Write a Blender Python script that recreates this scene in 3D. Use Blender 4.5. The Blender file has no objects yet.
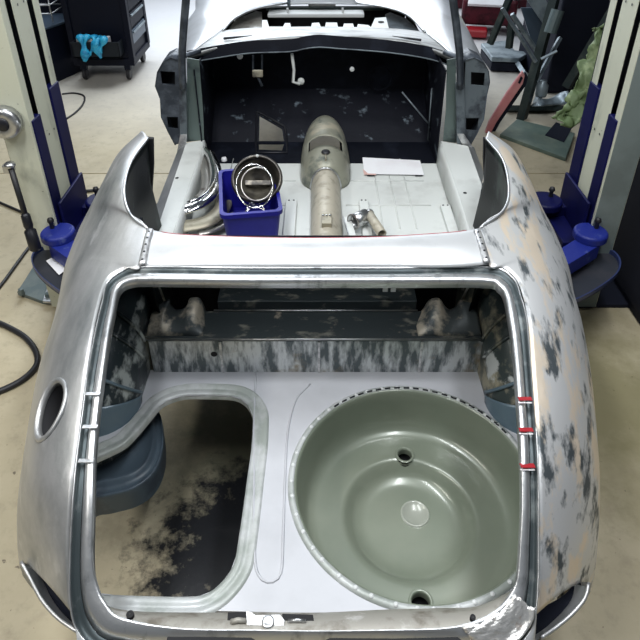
import bpy, bmesh, math, random
from mathutils import Vector, Matrix
from mathutils.geometry import tessellate_polygon
from mathutils import noise as mnoise
random.seed(7)
scene = bpy.context.scene
C = scene.collection
# ---------------------------------------------------------------- camera
CAMH = 2.1; PITCH = math.radians(31.2); FPX = 625.0; PPY = 213.0
cam_d = bpy.data.cameras.new('camera'); cam = bpy.data.objects.new('camera', cam_d); C.objects.link(cam)
cam.location = (0, 0, CAMH); cam.rotation_euler = (math.pi/2 - PITCH, 0, 0)
cam_d.sensor_width = 36; cam_d.lens = 36*FPX/640.0; cam_d.shift_y = -(320-PPY)/640.0
cam_d.clip_start = .02; cam_d.clip_end = 60
scene.camera = cam
# ---------------------------------------------------------------- world, lights, exposure
w = bpy.data.worlds.new('world'); scene.world = w; w.use_nodes = True
w.node_tree.nodes['Background'].inputs[0].default_value = (.72, .84, 1, 1)
w.node_tree.nodes['Background'].inputs[1].default_value = .10
def area(loc, rot, sx, sy, power, col=(1, 1, 1)):
    l = bpy.data.lights.new('workshop_light', 'AREA'); l.shape = 'RECTANGLE'; l.size = sx; l.size_y = sy
    l.energy = power; l.color = col
    o = bpy.data.objects.new('workshop_light', l); C.objects.link(o); o.location = loc; o.rotation_euler = rot
area((-.75, 1.25, 3.9), (0, 0, 0), .25, 2.6, 84, (.95, .98, 1))
area((.85, 1.25, 3.9), (0, 0, 0), .25, 2.6, 84, (.95, .98, 1))
area((-1.6, 7.2, 3.9), (0, 0, 0), 3.2, 2.6, 260, (.86, .93, 1))
area((0, 9.8, 2.6), (math.radians(-68), 0, 0), 5.0, 2.4, 150, (.88, .94, 1))  # unseen tilted panel standing in for bright door light at the front
area((-2.6, .2, 3.6), (0, 0, 0), .3, 2.6, 70, (1, .97, .9))
scene.view_settings.view_transform = 'Standard'; scene.view_settings.look = 'None'
scene.view_settings.gamma = 1; scene.view_settings.use_curve_mapping = False
scene.view_settings.exposure = 0.0
# ---------------------------------------------------------------- geometry helpers
SN, CS = math.sin(PITCH), math.cos(PITCH)
def at(px, py, z):
    X = (px-320)/FPX; Y = (py-PPY)/FPX; t = (CAMH-z)/(SN+CS*Y)
    return Vector((X*t, (CS-SN*Y)*t, z))
def aty(px, py, y):
    X = (px-320)/FPX; Y = (py-PPY)/FPX; t = y/(CS-SN*Y)
    return Vector((X*t, y, CAMH-(SN+CS*Y)*t))
def V(*a): return Vector(a)
class MB:
    def __init__(s): s.bm = bmesh.new()
    def box(s, x0, x1, y0, y1, z0, z1, mtx=None):
        vs = [s.bm.verts.new(V(x, y, z) if mtx is None else mtx @ V(x, y, z)) for x in (x0, x1) for y in (y0, y1) for z in (z0, z1)]
        for f in ((0,1,3,2),(4,6,7,5),(0,4,5,1),(2,3,7,6),(0,2,6,4),(1,5,7,3)): s.bm.faces.new([vs[i] for i in f])
        return s
    def prism(s, pts, d):
        """extrude planar polygon pts along vector d"""
        a = [s.bm.verts.new(p) for p in pts]; b = [s.bm.verts.new(Vector(p)+d) for p in pts]
        for t in tessellate_polygon([pts]):
            s.bm.faces.new([a[i] for i in t]); s.bm.faces.new([b[i] for i in reversed(t)])
        n = len(pts)
        for i in range(n): s.bm.faces.new((a[i], a[(i+1)%n], b[(i+1)%n], b[i]))
        return s
    def holed(s, loops, d):
        al = [s.bm.verts.new(p) for lp in loops for p in lp]; bl = [s.bm.verts.new(Vector(p)+d) for lp in loops for p in lp]
        for t in tessellate_polygon(loops):
            s.bm.faces.new([al[i] for i in t]); s.bm.faces.new([bl[i] for i in reversed(t)])
        k = 0
        for lp in loops:
            n = len(lp)
            for i in range(n): s.bm.faces.new((al[k+i], al[k+(i+1)%n], bl[k+(i+1)%n], bl[k+i]))
            k += n
        return s
    def grid(s, rows, cyc_u=False, cyc_v=False):
        g = [[s.bm.verts.new(p) for p in r] for r in rows]
        nu, nv = len(g), len(g[0])
        for i in range(nu-(0 if cyc_u else 1)):
            for j in range(nv-(0 if cyc_v else 1)):
                q = (g[i][j], g[(i+1)%nu][j], g[(i+1)%nu][(j+1)%nv], g[i][(j+1)%nv])
                try: s.bm.faces.new(q)
                except ValueError: pass
        return g
    def tube(s, pts, r, n=8, closed=False, sx=1.0, caps=True):
        pts = [Vector(p) for p in pts]; rows = []; m = len(pts); up = None
        for i, p in enumerate(pts):
            if closed: t = pts[(i+1)%m]-pts[i-1]
            else: t = pts[min(i+1, m-1)]-pts[max(i-1, 0)]
            t.normalize()
            if up is None: up = V(0, 0, 1) if abs(t.z) < .9 else V(0, 1, 0)
            a = t.cross(up).normalized(); b = a.cross(t).normalized(); up = b
            rr = r[i] if isinstance(r, (list, tuple)) else r
            rows.append([p+(a*math.cos(k*2*math.pi/n)*sx+b*math.sin(k*2*math.pi/n))*rr for k in range(n)])
        g = s.grid(rows, cyc_u=closed, cyc_v=True)
        if not closed and caps:
            s.bm.faces.new(g[0]); s.bm.faces.new(list(reversed(g[-1])))
        return s
    def lathe(s, prof, n=32, c=(0, 0, 0), axis='Z', a0=0, a1=2*math.pi):
        c = Vector(c); full = abs(a1-a0-2*math.pi) < 1e-6; rows = []
        for k in range(n if full else n+1):
            a = a0+(a1-a0)*k/n; ca, sa = math.cos(a), math.sin(a); row = []
            for r, h in prof:
                if axis == 'Z': row.append(c+V(r*ca, r*sa, h))
                elif axis == 'X': row.append(c+V(h, r*ca, r*sa))
                else: row.append(c+V(r*ca, h, r*sa))
            rows.append(row)
        s.grid(rows, cyc_u=full); return s
    def build(s, name, m, parent=None, smooth=False, solid=0, bevel=0, sub=0, label=None, off=-1, merge=1e-5):
        if merge: bmesh.ops.remove_doubles(s.bm, verts=s.bm.verts, dist=merge)
        bmesh.ops.recalc_face_normals(s.bm, faces=s.bm.faces)
        me = bpy.data.meshes.new(name); s.bm.to_mesh(me); s.bm.free(); me.materials.append(m)
        if smooth:
            for p in me.polygons: p.use_smooth = True
        o = bpy.data.objects.new(name, me); C.objects.link(o)
        if parent is not None: o.parent = parent
        if sub:
            q = o.modifiers.new('sub', 'SUBSURF'); q.levels = q.render_levels = sub
        if solid:
            q = o.modifiers.new('solid', 'SOLIDIFY'); q.thickness = solid; q.offset = off
        if bevel:
            q = o.modifiers.new('bevel', 'BEVEL'); q.width = bevel; q.segments = 2; q.limit_method = 'ANGLE'; q.angle_limit = .7
        if label: o['label'] = label
        return o
def cr(pts, n):
    """resample catmull-rom through control points, uniform in arc length"""
    P = [Vector(p) for p in pts]; out = []
    E = [P[0]*2-P[1]]+P+[P[-1]*2-P[-2]]
    for i in range(1, len(E)-2):
        a, b, c, d = E[i-1:i+3]
        for k in range(12):
            t = k/12; out.append(.5*((2*b)+(c-a)*t+(2*a-5*b+4*c-d)*t*t+(3*b-a-3*c+d)*t**3))
    out.append(P[-1].copy())
    return resamp(out, n)
def crs(pts, per):
    P = [Vector(p) for p in pts]; out = []
    E = [P[0]*2-P[1]]+P+[P[-1]*2-P[-2]]
    for i in range(1, len(E)-2):
        a, b, c, d = E[i-1:i+3]
        for k in range(per):
            t = k/per; out.append(.5*((2*b)+(c-a)*t+(2*a-5*b+4*c-d)*t*t+(3*b-a-3*c+d)*t**3))
    return out+[P[-1].copy()]
def resamp(out, n):
    L = [0]
    for i in range(1, len(out)): L.append(L[-1]+(out[i]-out[i-1]).length)
    res = []; j = 0
    for k in range(n):
        s_ = L[-1]*k/(n-1)
        while j < len(L)-2 and L[j+1] < s_: j += 1
        d = L[j+1]-L[j]; res.append(out[j].lerp(out[j+1], (s_-L[j])/d if d > 1e-9 else 0))
    return res
def poly_round(pts, closed=True, it=2):
    P = [Vector(p) for p in pts]
    for _ in range(it):
        q = []; n = len(P)
        for i in range(n if closed else n-1):
            a, b = P[i], P[(i+1)%n]; q += [a.lerp(b, .25), a.lerp(b, .75)]
        P = q if closed else [P[0]]+q+[P[-1]]
    return P
def hull(name, label, cat, loc, group=None, rz=0):
    o = bpy.data.objects.new(name, None); C.objects.link(o); o.location = loc; o.rotation_euler = (0, 0, rz)
    o['label'] = label; o['category'] = cat; o.empty_display_size = .1
    if group: o['group'] = group
    return o
def tag(o, label, cat, group=None):
    o['label'] = label; o['category'] = cat
    if group: o['group'] = group
    return o
def obj_box(name, m, x0, x1, y0, y1, z0, z1, parent=None, bevel=0, mtx=None, label=None):
    return MB().box(x0, x1, y0, y1, z0, z1, mtx).build(name, m, parent, bevel=bevel, label=label)
# ---------------------------------------------------------------- materials
def mat(name, col, rough=.5, metal=0, col2=None, scale=6, thr=(.45, .6), stretch=(1, 1, 1), bump=0, bscale=40, rough2=None,
        col3=None, scale3=3, thr3=(.55, .62), stretch3=(1, 1, 1), metal2=None, spec=None, coat=0):
    m = bpy.data.materials.new(name); m.use_nodes = True; nt = m.node_tree; b = nt.nodes['Principled BSDF']
    b.inputs['Base Color'].default_value = (*col, 1); b.inputs['Roughness'].default_value = rough; b.inputs['Metallic'].default_value = metal
    if spec is not None: b.inputs['Specular IOR Level'].default_value = spec
    if coat: b.inputs['Coat Weight'].default_value = coat; b.inputs['Coat Roughness'].default_value = .12
    tc = nt.nodes.new('ShaderNodeTexCoord')
    def noise(sc, st, det=6, ro=.6):
        mp = nt.nodes.new('ShaderNodeMapping'); mp.inputs['Scale'].default_value = st
        mp.inputs['Location'].default_value = (random.random()*9, random.random()*9, random.random()*9)
        nt.links.new(tc.outputs['Object'], mp.inputs[0])
        n = nt.nodes.new('ShaderNodeTexNoise'); n.inputs['Scale'].default_value = sc; n.inputs['Detail'].default_value = det; n.inputs['Roughness'].default_value = ro
        nt.links.new(mp.outputs[0], n.inputs['Vector']); return n
    def mask(n, t):
        r = nt.nodes.new('ShaderNodeMapRange'); r.inputs[1].default_value = t[0]; r.inputs[2].default_value = t[1]
        nt.links.new(n.outputs['Fac'], r.inputs[0]); return r.outputs[0]
    def mix(fac, a, b_):
        x = nt.nodes.new('ShaderNodeMix'); x.data_type = 'RGBA'
        if hasattr(a, 'links'): nt.links.new(a, x.inputs[6])
        else: x.inputs[6].default_value = (*a, 1)
        if hasattr(b_, 'links'): nt.links.new(b_, x.inputs[7])
        else: x.inputs[7].default_value = (*b_, 1)
        nt.links.new(fac, x.inputs[0]); return x.outputs[2]
    cur = None
    if col2:
        f = mask(noise(scale, stretch), thr); cur = mix(f, col, col2)
        if rough2 is not None:
            r = nt.nodes.new('ShaderNodeMapRange'); r.inputs[3].default_value = rough; r.inputs[4].default_value = rough2
            nt.links.new(f, r.inputs[0]); nt.links.new(r.outputs[0], b.inputs['Roughness'])
        if metal2 is not None:
            r = nt.nodes.new('ShaderNodeMapRange'); r.inputs[3].default_value = metal; r.inputs[4].default_value = metal2
            nt.links.new(f, r.inputs[0]); nt.links.new(r.outputs[0], b.inputs['Metallic'])
    if col3:
        f3 = mask(noise(scale3, stretch3), thr3); cur = mix(f3, cur if cur else col, col3)
    if cur: nt.links.new(cur, b.inputs['Base Color'])
    if bump:
        n = noise(bscale, (1, 1, 1), 4); bp = nt.nodes.new('ShaderNodeBump'); bp.inputs['Strength'].default_value = bump; bp.inputs['Distance'].default_value = .004
        nt.links.new(n.outputs['Fac'], bp.inputs['Height']); nt.links.new(bp.outputs[0], b.inputs['Normal'])
    return m
M = {}
M['sheet'] = mat('brushed_sheet_metal', (.60, .61, .62), .36, .75, (.33, .345, .35), 3.2, (.40, .72), (2.6, .7, 1.2), .12, 60, .45)
M['sheet_left'] = mat('sanded_fender_metal', (.56, .56, .56), .38, .7, (.20, .215, .22), 2.4, (.42, .72), (2.6, .7, 2.0), .12, 70, .46,
    (.74, .74, .75), 5, (.58, .75), (3, .6, 2))
M['sheet_right'] = mat('filled_fender_metal', (.66, .665, .67), .38, .5, (.085, .10, .11), 7, (.53, .62), (2.6, .6, 2.0), .15, 70, .5,
    (.80, .69, .56), 5.5, (.50, .58), (2.4, .6, 1.8), metal2=.5)
M['deck'] = mat('polished_deck_metal', (.60, .61, .62), .40, .45, (.44, .45, .46), 4, (.46, .70), (1, 2.4, 1), .06, 70, .46)
M['gutter'] = mat('gutter_metal', (.62, .63, .64), .34, .85, (.22, .23, .24), 9, (.54, .70), (2, 1, 1), .2, 50, .42)
M['groove'] = mat('gutter_groove_dark', (.055, .07, .075), .42, .5, (.22, .24, .24), 9, (.52, .66))
M['weld'] = mat('weld_bright', (.80, .80, .80), .35, .8, (.45, .45, .46), 40, (.4, .6))
M['rust'] = mat('scorched_corner_metal', (.70, .69, .67), .3, .7, (.30, .15, .07), 22, (.55, .66), (1, 1, 1), .6, 60, .6, (.20, .17, .14), 14, (.60, .68))
M['primer'] = mat('pale_grey_primer', (.52, .53, .565), .45, 0, (.46, .47, .50), 5, (.45, .7), bump=.04, coat=.1)
M['primer_lip'] = mat('lip_primer', (.33, .36, .335), .42, .1, (.52, .54, .54), 8, (.42, .6), (1, 1, 1), coat=.2)
M['cabin'] = mat('cabin_floor_primer', (.60, .62, .60), .5, 0, (.46, .47, .45), 5, (.5, .72), bump=.04)
M['well'] = mat('green_grey_well_paint', (.20, .23, .18), .30, .10, (.235, .26, .205), 4, (.4, .7), coat=.5, bump=.02, bscale=30)
M['hub'] = mat('well_hub_paint', (.36, .38, .33), .3, .1, coat=.4)
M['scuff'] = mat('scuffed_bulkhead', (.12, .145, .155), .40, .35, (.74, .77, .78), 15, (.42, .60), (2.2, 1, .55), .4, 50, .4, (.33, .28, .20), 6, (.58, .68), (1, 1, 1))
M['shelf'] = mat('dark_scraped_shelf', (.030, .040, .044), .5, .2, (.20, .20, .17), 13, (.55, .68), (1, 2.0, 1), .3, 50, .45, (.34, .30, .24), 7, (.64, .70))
M['bracket'] = mat('scraped_mount', (.08, .095, .10), .45, .2, (.52, .47, .38), 12, (.46, .58), (1, 1, 1), .4, 60)
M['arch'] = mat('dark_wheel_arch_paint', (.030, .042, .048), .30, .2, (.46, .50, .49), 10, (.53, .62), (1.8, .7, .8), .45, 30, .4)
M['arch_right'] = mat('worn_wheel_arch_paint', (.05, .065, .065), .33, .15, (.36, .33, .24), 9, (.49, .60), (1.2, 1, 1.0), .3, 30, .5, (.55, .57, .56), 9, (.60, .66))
M['blue_primer'] = mat('blue_grey_primer', (.115, .17, .215), .35, .1, (.14, .20, .24), 8, (.4, .6), coat=.2)
M['arch_low'] = mat('wheel_arch_underside', (.085, .12, .155), .42, .05, (.06, .08, .105), 8, (.5, .62), bump=.15)
M['beige'] = mat('dirty_beige_panel', (.36, .345, .31), .5, .2, (.17, .15, .12), 13, (.50, .66), (1, 1, 1), .3, 40, .5, (.55, .54, .52), 12, (.60, .68))
M['black_paint_and_shade'] = mat('black_footwell_and_deck_shade', (.004, .005, .009), .65, 0, (.012, .015, .024), 5, (.50, .68), bump=.1, spec=.1)  # footwell's own black; on the seat bulkhead it stands in for shade
M['foot_scuff'] = mat('scuffed_footwell_paint', (.006, .007, .012), .5, .0, (.13, .16, .19), 12, (.60, .70), (1, 1, 1.2), .3, 30, spec=.15)
M['jamb'] = mat('dark_jamb_paint', (.004, .006, .007), .45, 0, (.035, .05, .045), 8, (.54, .66), (3, 1, .5), .1, spec=.15)
M['post_dark'] = mat('dark_door_post', (.045, .055, .07), .45, .3, (.12, .14, .17), 9, (.48, .66), bump=.15)
M['post_grey'] = mat('grey_door_post', (.15, .18, .20), .42, .35, (.06, .07, .085), 8, (.50, .62), bump=.1)
M['post_green'] = mat('greenish_kick_panel', (.12, .16, .15), .35, .3, (.04, .05, .06), 5, (.5, .62), bump=.1)
M['void'] = mat('dark_void', (.008, .008, .01), .8)
M['white'] = mat('glossy_pale_body', (.60, .62, .65), .3, .2, (.46, .47, .48), 3, (.5, .7), coat=.2)
M['cowl'] = mat('brushed_cowl_metal', (.40, .41, .41), .42, .5, (.20, .205, .20), 6, (.50, .66), (1, 3, 1), .15, 50)
M['white_beam'] = mat('white_beam', (.66, .68, .68), .45)
M['tunnel'] = mat('worn_tunnel_paint', (.29, .29, .23), .38, .2, (.10, .115, .10), 8, (.52, .66), (1, 1, 1), .2, 40, .5, (.47, .43, .33), 7, (.54, .66))
M['tunnel_tube'] = mat('tan_tunnel_paint', (.44, .405, .325), .48, .1, (.31, .28, .22), 22, (.5, .66), (1, 1, 1), .25, 50, .5)
M['cream'] = mat('cream_post_paint', (.565, .575, .46), .45, 0, (.35, .37, .30), 9, (.56, .75), (1, 1, .4), .08, 50, None, (.12, .12, .09), 34, (.69, .72))
M['post_shade'] = mat('shaded_post_side', (.19, .23, .225), .5, .05, (.15, .18, .175), 3)  # cream column's shaded face, its shade put into the colour
M['rail'] = mat('black_parts_and_slot_shade', (.012, .013, .018), .4, .2)  # black of small parts; inside the post slots it stands in for shade
M['blue'] = mat('lift_blue_paint', (.004, .005, .055), .45, 0, (.003, .004, .035), 5, (.5, .7), spec=.2)
M['blue_worn'] = mat('worn_lift_blue', (.012, .022, .19), .45, 0, (.09, .12, .30), 16, (.60, .72), spec=.3)
M['tray'] = mat('dark_tray_rubber', (.03, .034, .045), .5, .1, (.045, .045, .055), 6)
M['tray_rim'] = mat('tray_rim_blue', (.03, .045, .13), .35, .1)
M['plate'] = mat('grey_green_base_plate', (.10, .135, .14), .45, .2, (.17, .2, .19), 6, (.5, .7), bump=.1)
M['steel'] = mat('steel', (.55, .56, .57), .3, .9, (.3, .3, .3), 20, (.5, .7))
M['chrome'] = mat('chrome', (.72, .72, .72), .12, 1, (.34, .31, .26), 9, (.55, .68), rough2=.35)
M['old_chrome'] = mat('tarnished_chrome', (.45, .43, .40), .3, .8, (.13, .10, .09), 9, (.52, .62), bump=.2)
M['backing'] = mat('bumper_backing', (.36, .33, .25), .45, .4, (.12, .11, .09), 9, (.5, .64), bump=.2)
M['black_rubber'] = mat('black_rubber', (.012, .012, .015), .5)
M['crate'] = mat('blue_plastic', (.010, .010, .20), .4, 0, (.014, .014, .24), 4, spec=.25)
M['bk_dark'] = mat('dark_bucket_rim', (.05, .045, .04), .35, .5, (.18, .16, .13), 12, (.5, .6))
M['lens_dark'] = mat('dirty_bucket_interior', (.10, .09, .07), .45, .3, (.025, .023, .02), 9, (.45, .6), bump=.25)
M['paper'] = mat('white_paper', (.80, .80, .82), .7, 0, (.74, .72, .74), 4)
M['paper_pink'] = mat('pinkish_print', (.62, .40, .36), .7)
M['red'] = mat('red_paint', (.30, .008, .015), .4)
M['red_dull'] = mat('dark_red_machine', (.075, .010, .018), .45, 0, (.03, .006, .01), 8, spec=.2)
M['pink'] = mat('pale_red_panel', (.60, .22, .23), .35, .1, (.66, .30, .30), 4, coat=.3)
M['cart'] = mat('cart_navy_paint', (.005, .007, .016), .5, 0, spec=.15)
M['cart_grey'] = mat('cart_grey_blue', (.05, .075, .11), .4, .1)
M['bin'] = mat('dark_plastic_bin', (.012, .016, .022), .5, spec=.2)
M['glove'] = mat('blue_nitrile', (.03, .42, .68), .4, 0, (.015, .25, .5), 20)
M['cloth'] = mat('green_tarp', (.14, .20, .085), .6, 0, (.30, .37, .19), 9, (.50, .62), bump=.5, bscale=18)
M['frame_dark'] = mat('dark_green_steel', (.018, .028, .028), .5, .1, (.04, .05, .045), 8, spec=.3)
M['frame_grey'] = mat('grey_blue_steel', (.30, .36, .40), .4, .4, (.16, .2, .23), 8)
M['board'] = mat('green_grey_board', (.10, .145, .125), .5, 0, (.17, .21, .17), 5, (.45, .65))
M['dull'] = mat('dull_navy', (.010, .012, .022), .6, spec=.15)
M['wall'] = mat('dark_wall_paint', (.015, .016, .024), .7, spec=.15)
M['yellow'] = mat('yellow_sticker', (.75, .70, .18), .5)
def floor_mat():
    m = bpy.data.materials.new('stained_concrete'); m.use_nodes = True; nt = m.node_tree; b = nt.nodes['Principled BSDF']
    g = nt.nodes.new('ShaderNodeNewGeometry'); L = nt.links
    def noise(sc, det=6, ro=.6, st=(1, 1, 1)):
        mp = nt.nodes.new('ShaderNodeMapping'); mp.inputs['Scale'].default_value = st; L.new(g.outputs['Position'], mp.inputs[0])
        n = nt.nodes.new('ShaderNodeTexNoise'); n.inputs['Scale'].default_value = sc; n.inputs['Detail'].default_value = det; n.inputs['Roughness'].default_value = ro
        L.new(mp.outputs[0], n.inputs['Vector']); return n.outputs['Fac']
    def rng(v, a, b_, c=0, d=1):
        r = nt.nodes.new('ShaderNodeMapRange'); r.inputs[1].default_value = a; r.inputs[2].default_value = b_; r.inputs[3].default_value = c; r.inputs[4].default_value = d
        L.new(v, r.inputs[0]); return r.outputs[0]
    def mth(op, a, b_=None):
        n = nt.nodes.new('ShaderNodeMath'); n.operation = op
        for i, v in enumerate((a, b_)):
            if v is None: continue
            if hasattr(v, 'links'): L.new(v, n.inputs[i])
            else: n.inputs[i].default_value = v
        return n.outputs[0]
    def mix(f, a, b_):
        x = nt.nodes.new('ShaderNodeMix'); x.data_type = 'RGBA'
        for k, v in ((6, a), (7, b_)):
            if hasattr(v, 'links'): L.new(v, x.inputs[k])
            else: x.inputs[k].default_value = (*v, 1)
        if hasattr(f, 'links'): L.new(f, x.inputs[0])
        else: x.inputs[0].default_value = f
        return x.outputs[2]
    base = mix(rng(noise(2.2), .35, .65), (.41, .352, .235), (.51, .448, .315))
    base = mix(rng(noise(14, 8, .7), .5, .75), base, (.34, .29, .20))
    base = mix(rng(noise(38, 3, .5), .70, .74), base, (.16, .13, .09))
    sep = nt.nodes.new('ShaderNodeSeparateXYZ'); L.new(g.outputs['Position'], sep.inputs[0])
    def blob(cx, cy, rx, ry, amp=.55, s=5, lo=.35, hi=.5):
        dx = mth('DIVIDE', mth('SUBTRACT', sep.outputs[0], cx), rx); dy = mth('DIVIDE', mth('SUBTRACT', sep.outputs[1], cy), ry)
        d = mth('SQRT', mth('ADD', mth('MULTIPLY', dx, dx), mth('MULTIPLY', dy, dy)))
        v = mth('ADD', mth('SUBTRACT', 1.0, d), mth('MULTIPLY', mth('SUBTRACT', noise(s, 8, .7), .5), amp*2))
        return rng(v, lo, hi)
    # fresh oil spill and the greenish damp halo round it
    grn = blob(.05, 1.75, 1.15, .85, .5, 5, .05, .6); base = mix(mth('MULTIPLY', grn, .9), base, (.125, .125, .085))
    oil = blob(-.02, 1.22, .78, .58, .50, 13, .20, .40); base = mix(oil, base, (.016, .017, .020))
    grn2 = blob(1.2, 1.95, .65, .75, .6, 5, .05, .7); base = mix(mth('MULTIPLY', grn2, .75), base, (.20, .18, .085))
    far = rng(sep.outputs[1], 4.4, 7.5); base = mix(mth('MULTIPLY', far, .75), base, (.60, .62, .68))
    L.new(base, b.inputs['Base Color'])
    L.new(rng(oil, 0, 1, .5, .28), b.inputs['Roughness'])
    bp = nt.nodes.new('ShaderNodeBump'); bp.inputs['Strength'].default_value = .15; bp.inputs['Distance'].default_value = .003
    L.new(noise(60), bp.inputs['Height']); L.new(bp.outputs[0], b.inputs['Normal'])
    return m
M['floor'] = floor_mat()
# ---------------------------------------------------------------- the room
fl = bpy.data.objects.new('floor', None); C.objects.link(fl); fl['kind'] = 'structure'
JY = 4.02
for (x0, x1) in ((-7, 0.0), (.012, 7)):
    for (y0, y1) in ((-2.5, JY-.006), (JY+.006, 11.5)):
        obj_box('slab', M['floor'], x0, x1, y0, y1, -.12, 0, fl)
obj_box('joint_bed', M['floor'], -7, 7, -2.5, 11.5, -.2, -.008, fl)
def wall(name, *a):
    o = obj_box(name, M['wall'], *a); o['kind'] = 'structure'
wall('wall_right', 4.6, 4.8, -2.5, 11.5, 0, 4.4)
wall('wall_left', -6.2, -6.0, -2.5, 11.5, 0, 4.4)
# ---------------------------------------------------------------- CAR BODY
car = hull('car_body_shell', 'stripped bare-metal roadster body shell with open boot raised between the blue lift posts', 'car body', (0, 0, .35))
car.location = (0, 0, 0)
ZC = .5                              # boot floor height
PHS = math.radians(56)
def shell(inner, outer, n, mm, name, phmax=128, mt=None, holes=None, zb=None):
    """fender surface: ellipse sections from the inner edge over the crown and down the side"""
    I = [at(*p) for p in inner]; O = [at(*p) for p in outer]
    I = crs(I, n); O = crs(O, n); rows = []; PM = [phmax-max(0, i-len(I)+16)*(3.6 if phmax == 128 else 0) for i in range(len(I))]
    for a, o in zip(I, O):
        hx = (o-a); A = V(hx.x, hx.y, 0)/math.sin(PHS); B = (a.z-o.z)/(1-math.cos(PHS)); row = []
        for k in range(mm):
            ph = math.radians(PM[len(rows)])*k/(mm-1)
            z = a.z-B*(1-math.cos(ph)) if ph < math.pi/2 else a.z-B-(B*1.25)*(1-math.sin(ph))*1.6-(ph-math.pi/2)*.25
            row.append(V(a.x+A.x*math.sin(ph), a.y+A.y*math.sin(ph), z))
        rows.append(row)
    mb = MB(); g = mb.grid(rows)
    return mb, g, rows
def D(z): return z-.115
def pf(L, z): return [(x, y, z_) for (x, y), z_ in zip(L, z)]
zi = [1.05, 1.05, 1.05, 1.045, 1.04, 1.03, 1.02, 1.01, .995, .965, .925, .865, .78, .70]
Lin = [(148,138),(131,162),(124,190),(130,214),(148,229),(141,266),(124,269),(108,281),(97,315),(87,370),(80,422),(73,485),(69,550),(70,611)]
Lout = [(139,139),(117,158),(103,182),(91,205),(84,221),(72,252),(66,270),(62,285),(54,318),(40,365),(29,425),(20,490),(19,535),(21,562)]
Rin = [(486,138),(503,160),(509,190),(503,211),(480,228),(489,264),(504,268),(519,284),(528,320),(532,370),(536,425),(539,485),(539,550),(537,614)]
Rout = [(489,139),(515,155),(531,182),(541,205),(548,221),(561,252),(567,270),(571,285),(580,318),(588,365),(594,425),(597,480),(594,545),(589,583)]
def cut(mb, g, c, rx, ry, ang):
    """cut an elliptical opening given in the panel's own plan (x, y) around c"""
    ca, sa = math.cos(ang), math.sin(ang); dead = []
    def q(p):
        d = p-c; u = (d.dot(U)*ca+d.dot(W)*sa)/rx; v = (-d.dot(U)*sa+d.dot(W)*ca)/ry; return u*u+v*v
    U, W = CUTF
    for f in list(mb.bm.faces):
        if q(f.calc_center_median()) < 1 and (f.calc_center_median()-c).length < .2: dead.append(f)
    bmesh.ops.delete(mb.bm, geom=dead, context='FACES')
    for v in mb.bm.verts:
        if v.is_boundary and (v.co-c).length < max(rx, ry)*1.3:
            k = q(v.co)
            d = v.co-c; nrm = U.cross(W); dn = d.dot(nrm)*nrm; v.co = c+(d-dn)/math.sqrt(max(k, .05))+dn
fenders = {}; FA = -.32
for side, (I_, O_, mt) in {'left': (Lin, Lout, 'sheet_left'), 'right': (Rin, Rout, 'sheet_right')}.items():
    mb, g, rows = shell(pf(I_, zi), pf(O_, [D(z) for z in zi]), 12, 44, 'rear_fender')
    if side == 'left':
        # fuel filler opening
        best = min((v for v in mb.bm.verts), key=lambda v: (v.co-at(48, 411, .88)).length)
        tgt = None; dmin = 9
        for v in mb.bm.verts:
            d = v.co-V(0, 0, CAMH); Z = d.y*CS-d.z*SN; X = d.x/Z*FPX+320; Y = (-d.z*CS-d.y*SN)/Z*FPX+PPY
            v.normal_update()
            e = math.hypot(X-47.5, Y-411)
            if e < dmin and v.co.z > .7: dmin = e; tgt = v
        mb.bm.normal_update(); nrm = tgt.normal.copy()
        if nrm.z < 0: nrm.negate()
        U = V(0, 1, 0)-nrm*nrm.y; U.normalize(); W = nrm.cross(U); CUTF = (U, W); FC = tgt.co.copy(); FN = nrm
        cut(mb, g, FC, .066, .048, FA)
    lab = 'sanded grey left rear fender with an oval filler opening' if side == 'left' else 'right rear fender blotched with beige filler and dark primer'
    o = mb.build('rear_fender', M[mt], car, smooth=True, solid=.004, label=lab)
    fenders[side] = rows
U, W = CUTF
def ell(a, b, h, n=48):
    out = []
    for k in range(n):
        u, v = a*math.cos(2*math.pi*k/n), b*math.sin(2*math.pi*k/n); uu = u*math.cos(FA)-v*math.sin(FA); vv = u*math.sin(FA)+v*math.cos(FA)
        out.append(FC+U*uu+W*vv+FN*(h-vv*vv/.62))
    return out
mb = MB(); mb.grid([ell(.066, .048, -.004), ell(.063, .045, -.012), ell(.060, .043, -.05), ell(.04, .03, -.08), ell(.001, .001, -.08)], cyc_v=True)
fr = mb.build('filler_recess', M['void'], car, smooth=True)
mb = MB(); mb.grid([ell(.079, .061, -.001), ell(.076, .058, .004), ell(.070, .052, .0045), ell(.065, .047, .0), ell(.062, .044, -.012)], cyc_v=True)
mb.build('filler_rim', M['sheet_left'], car, smooth=True, solid=.002)
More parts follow.
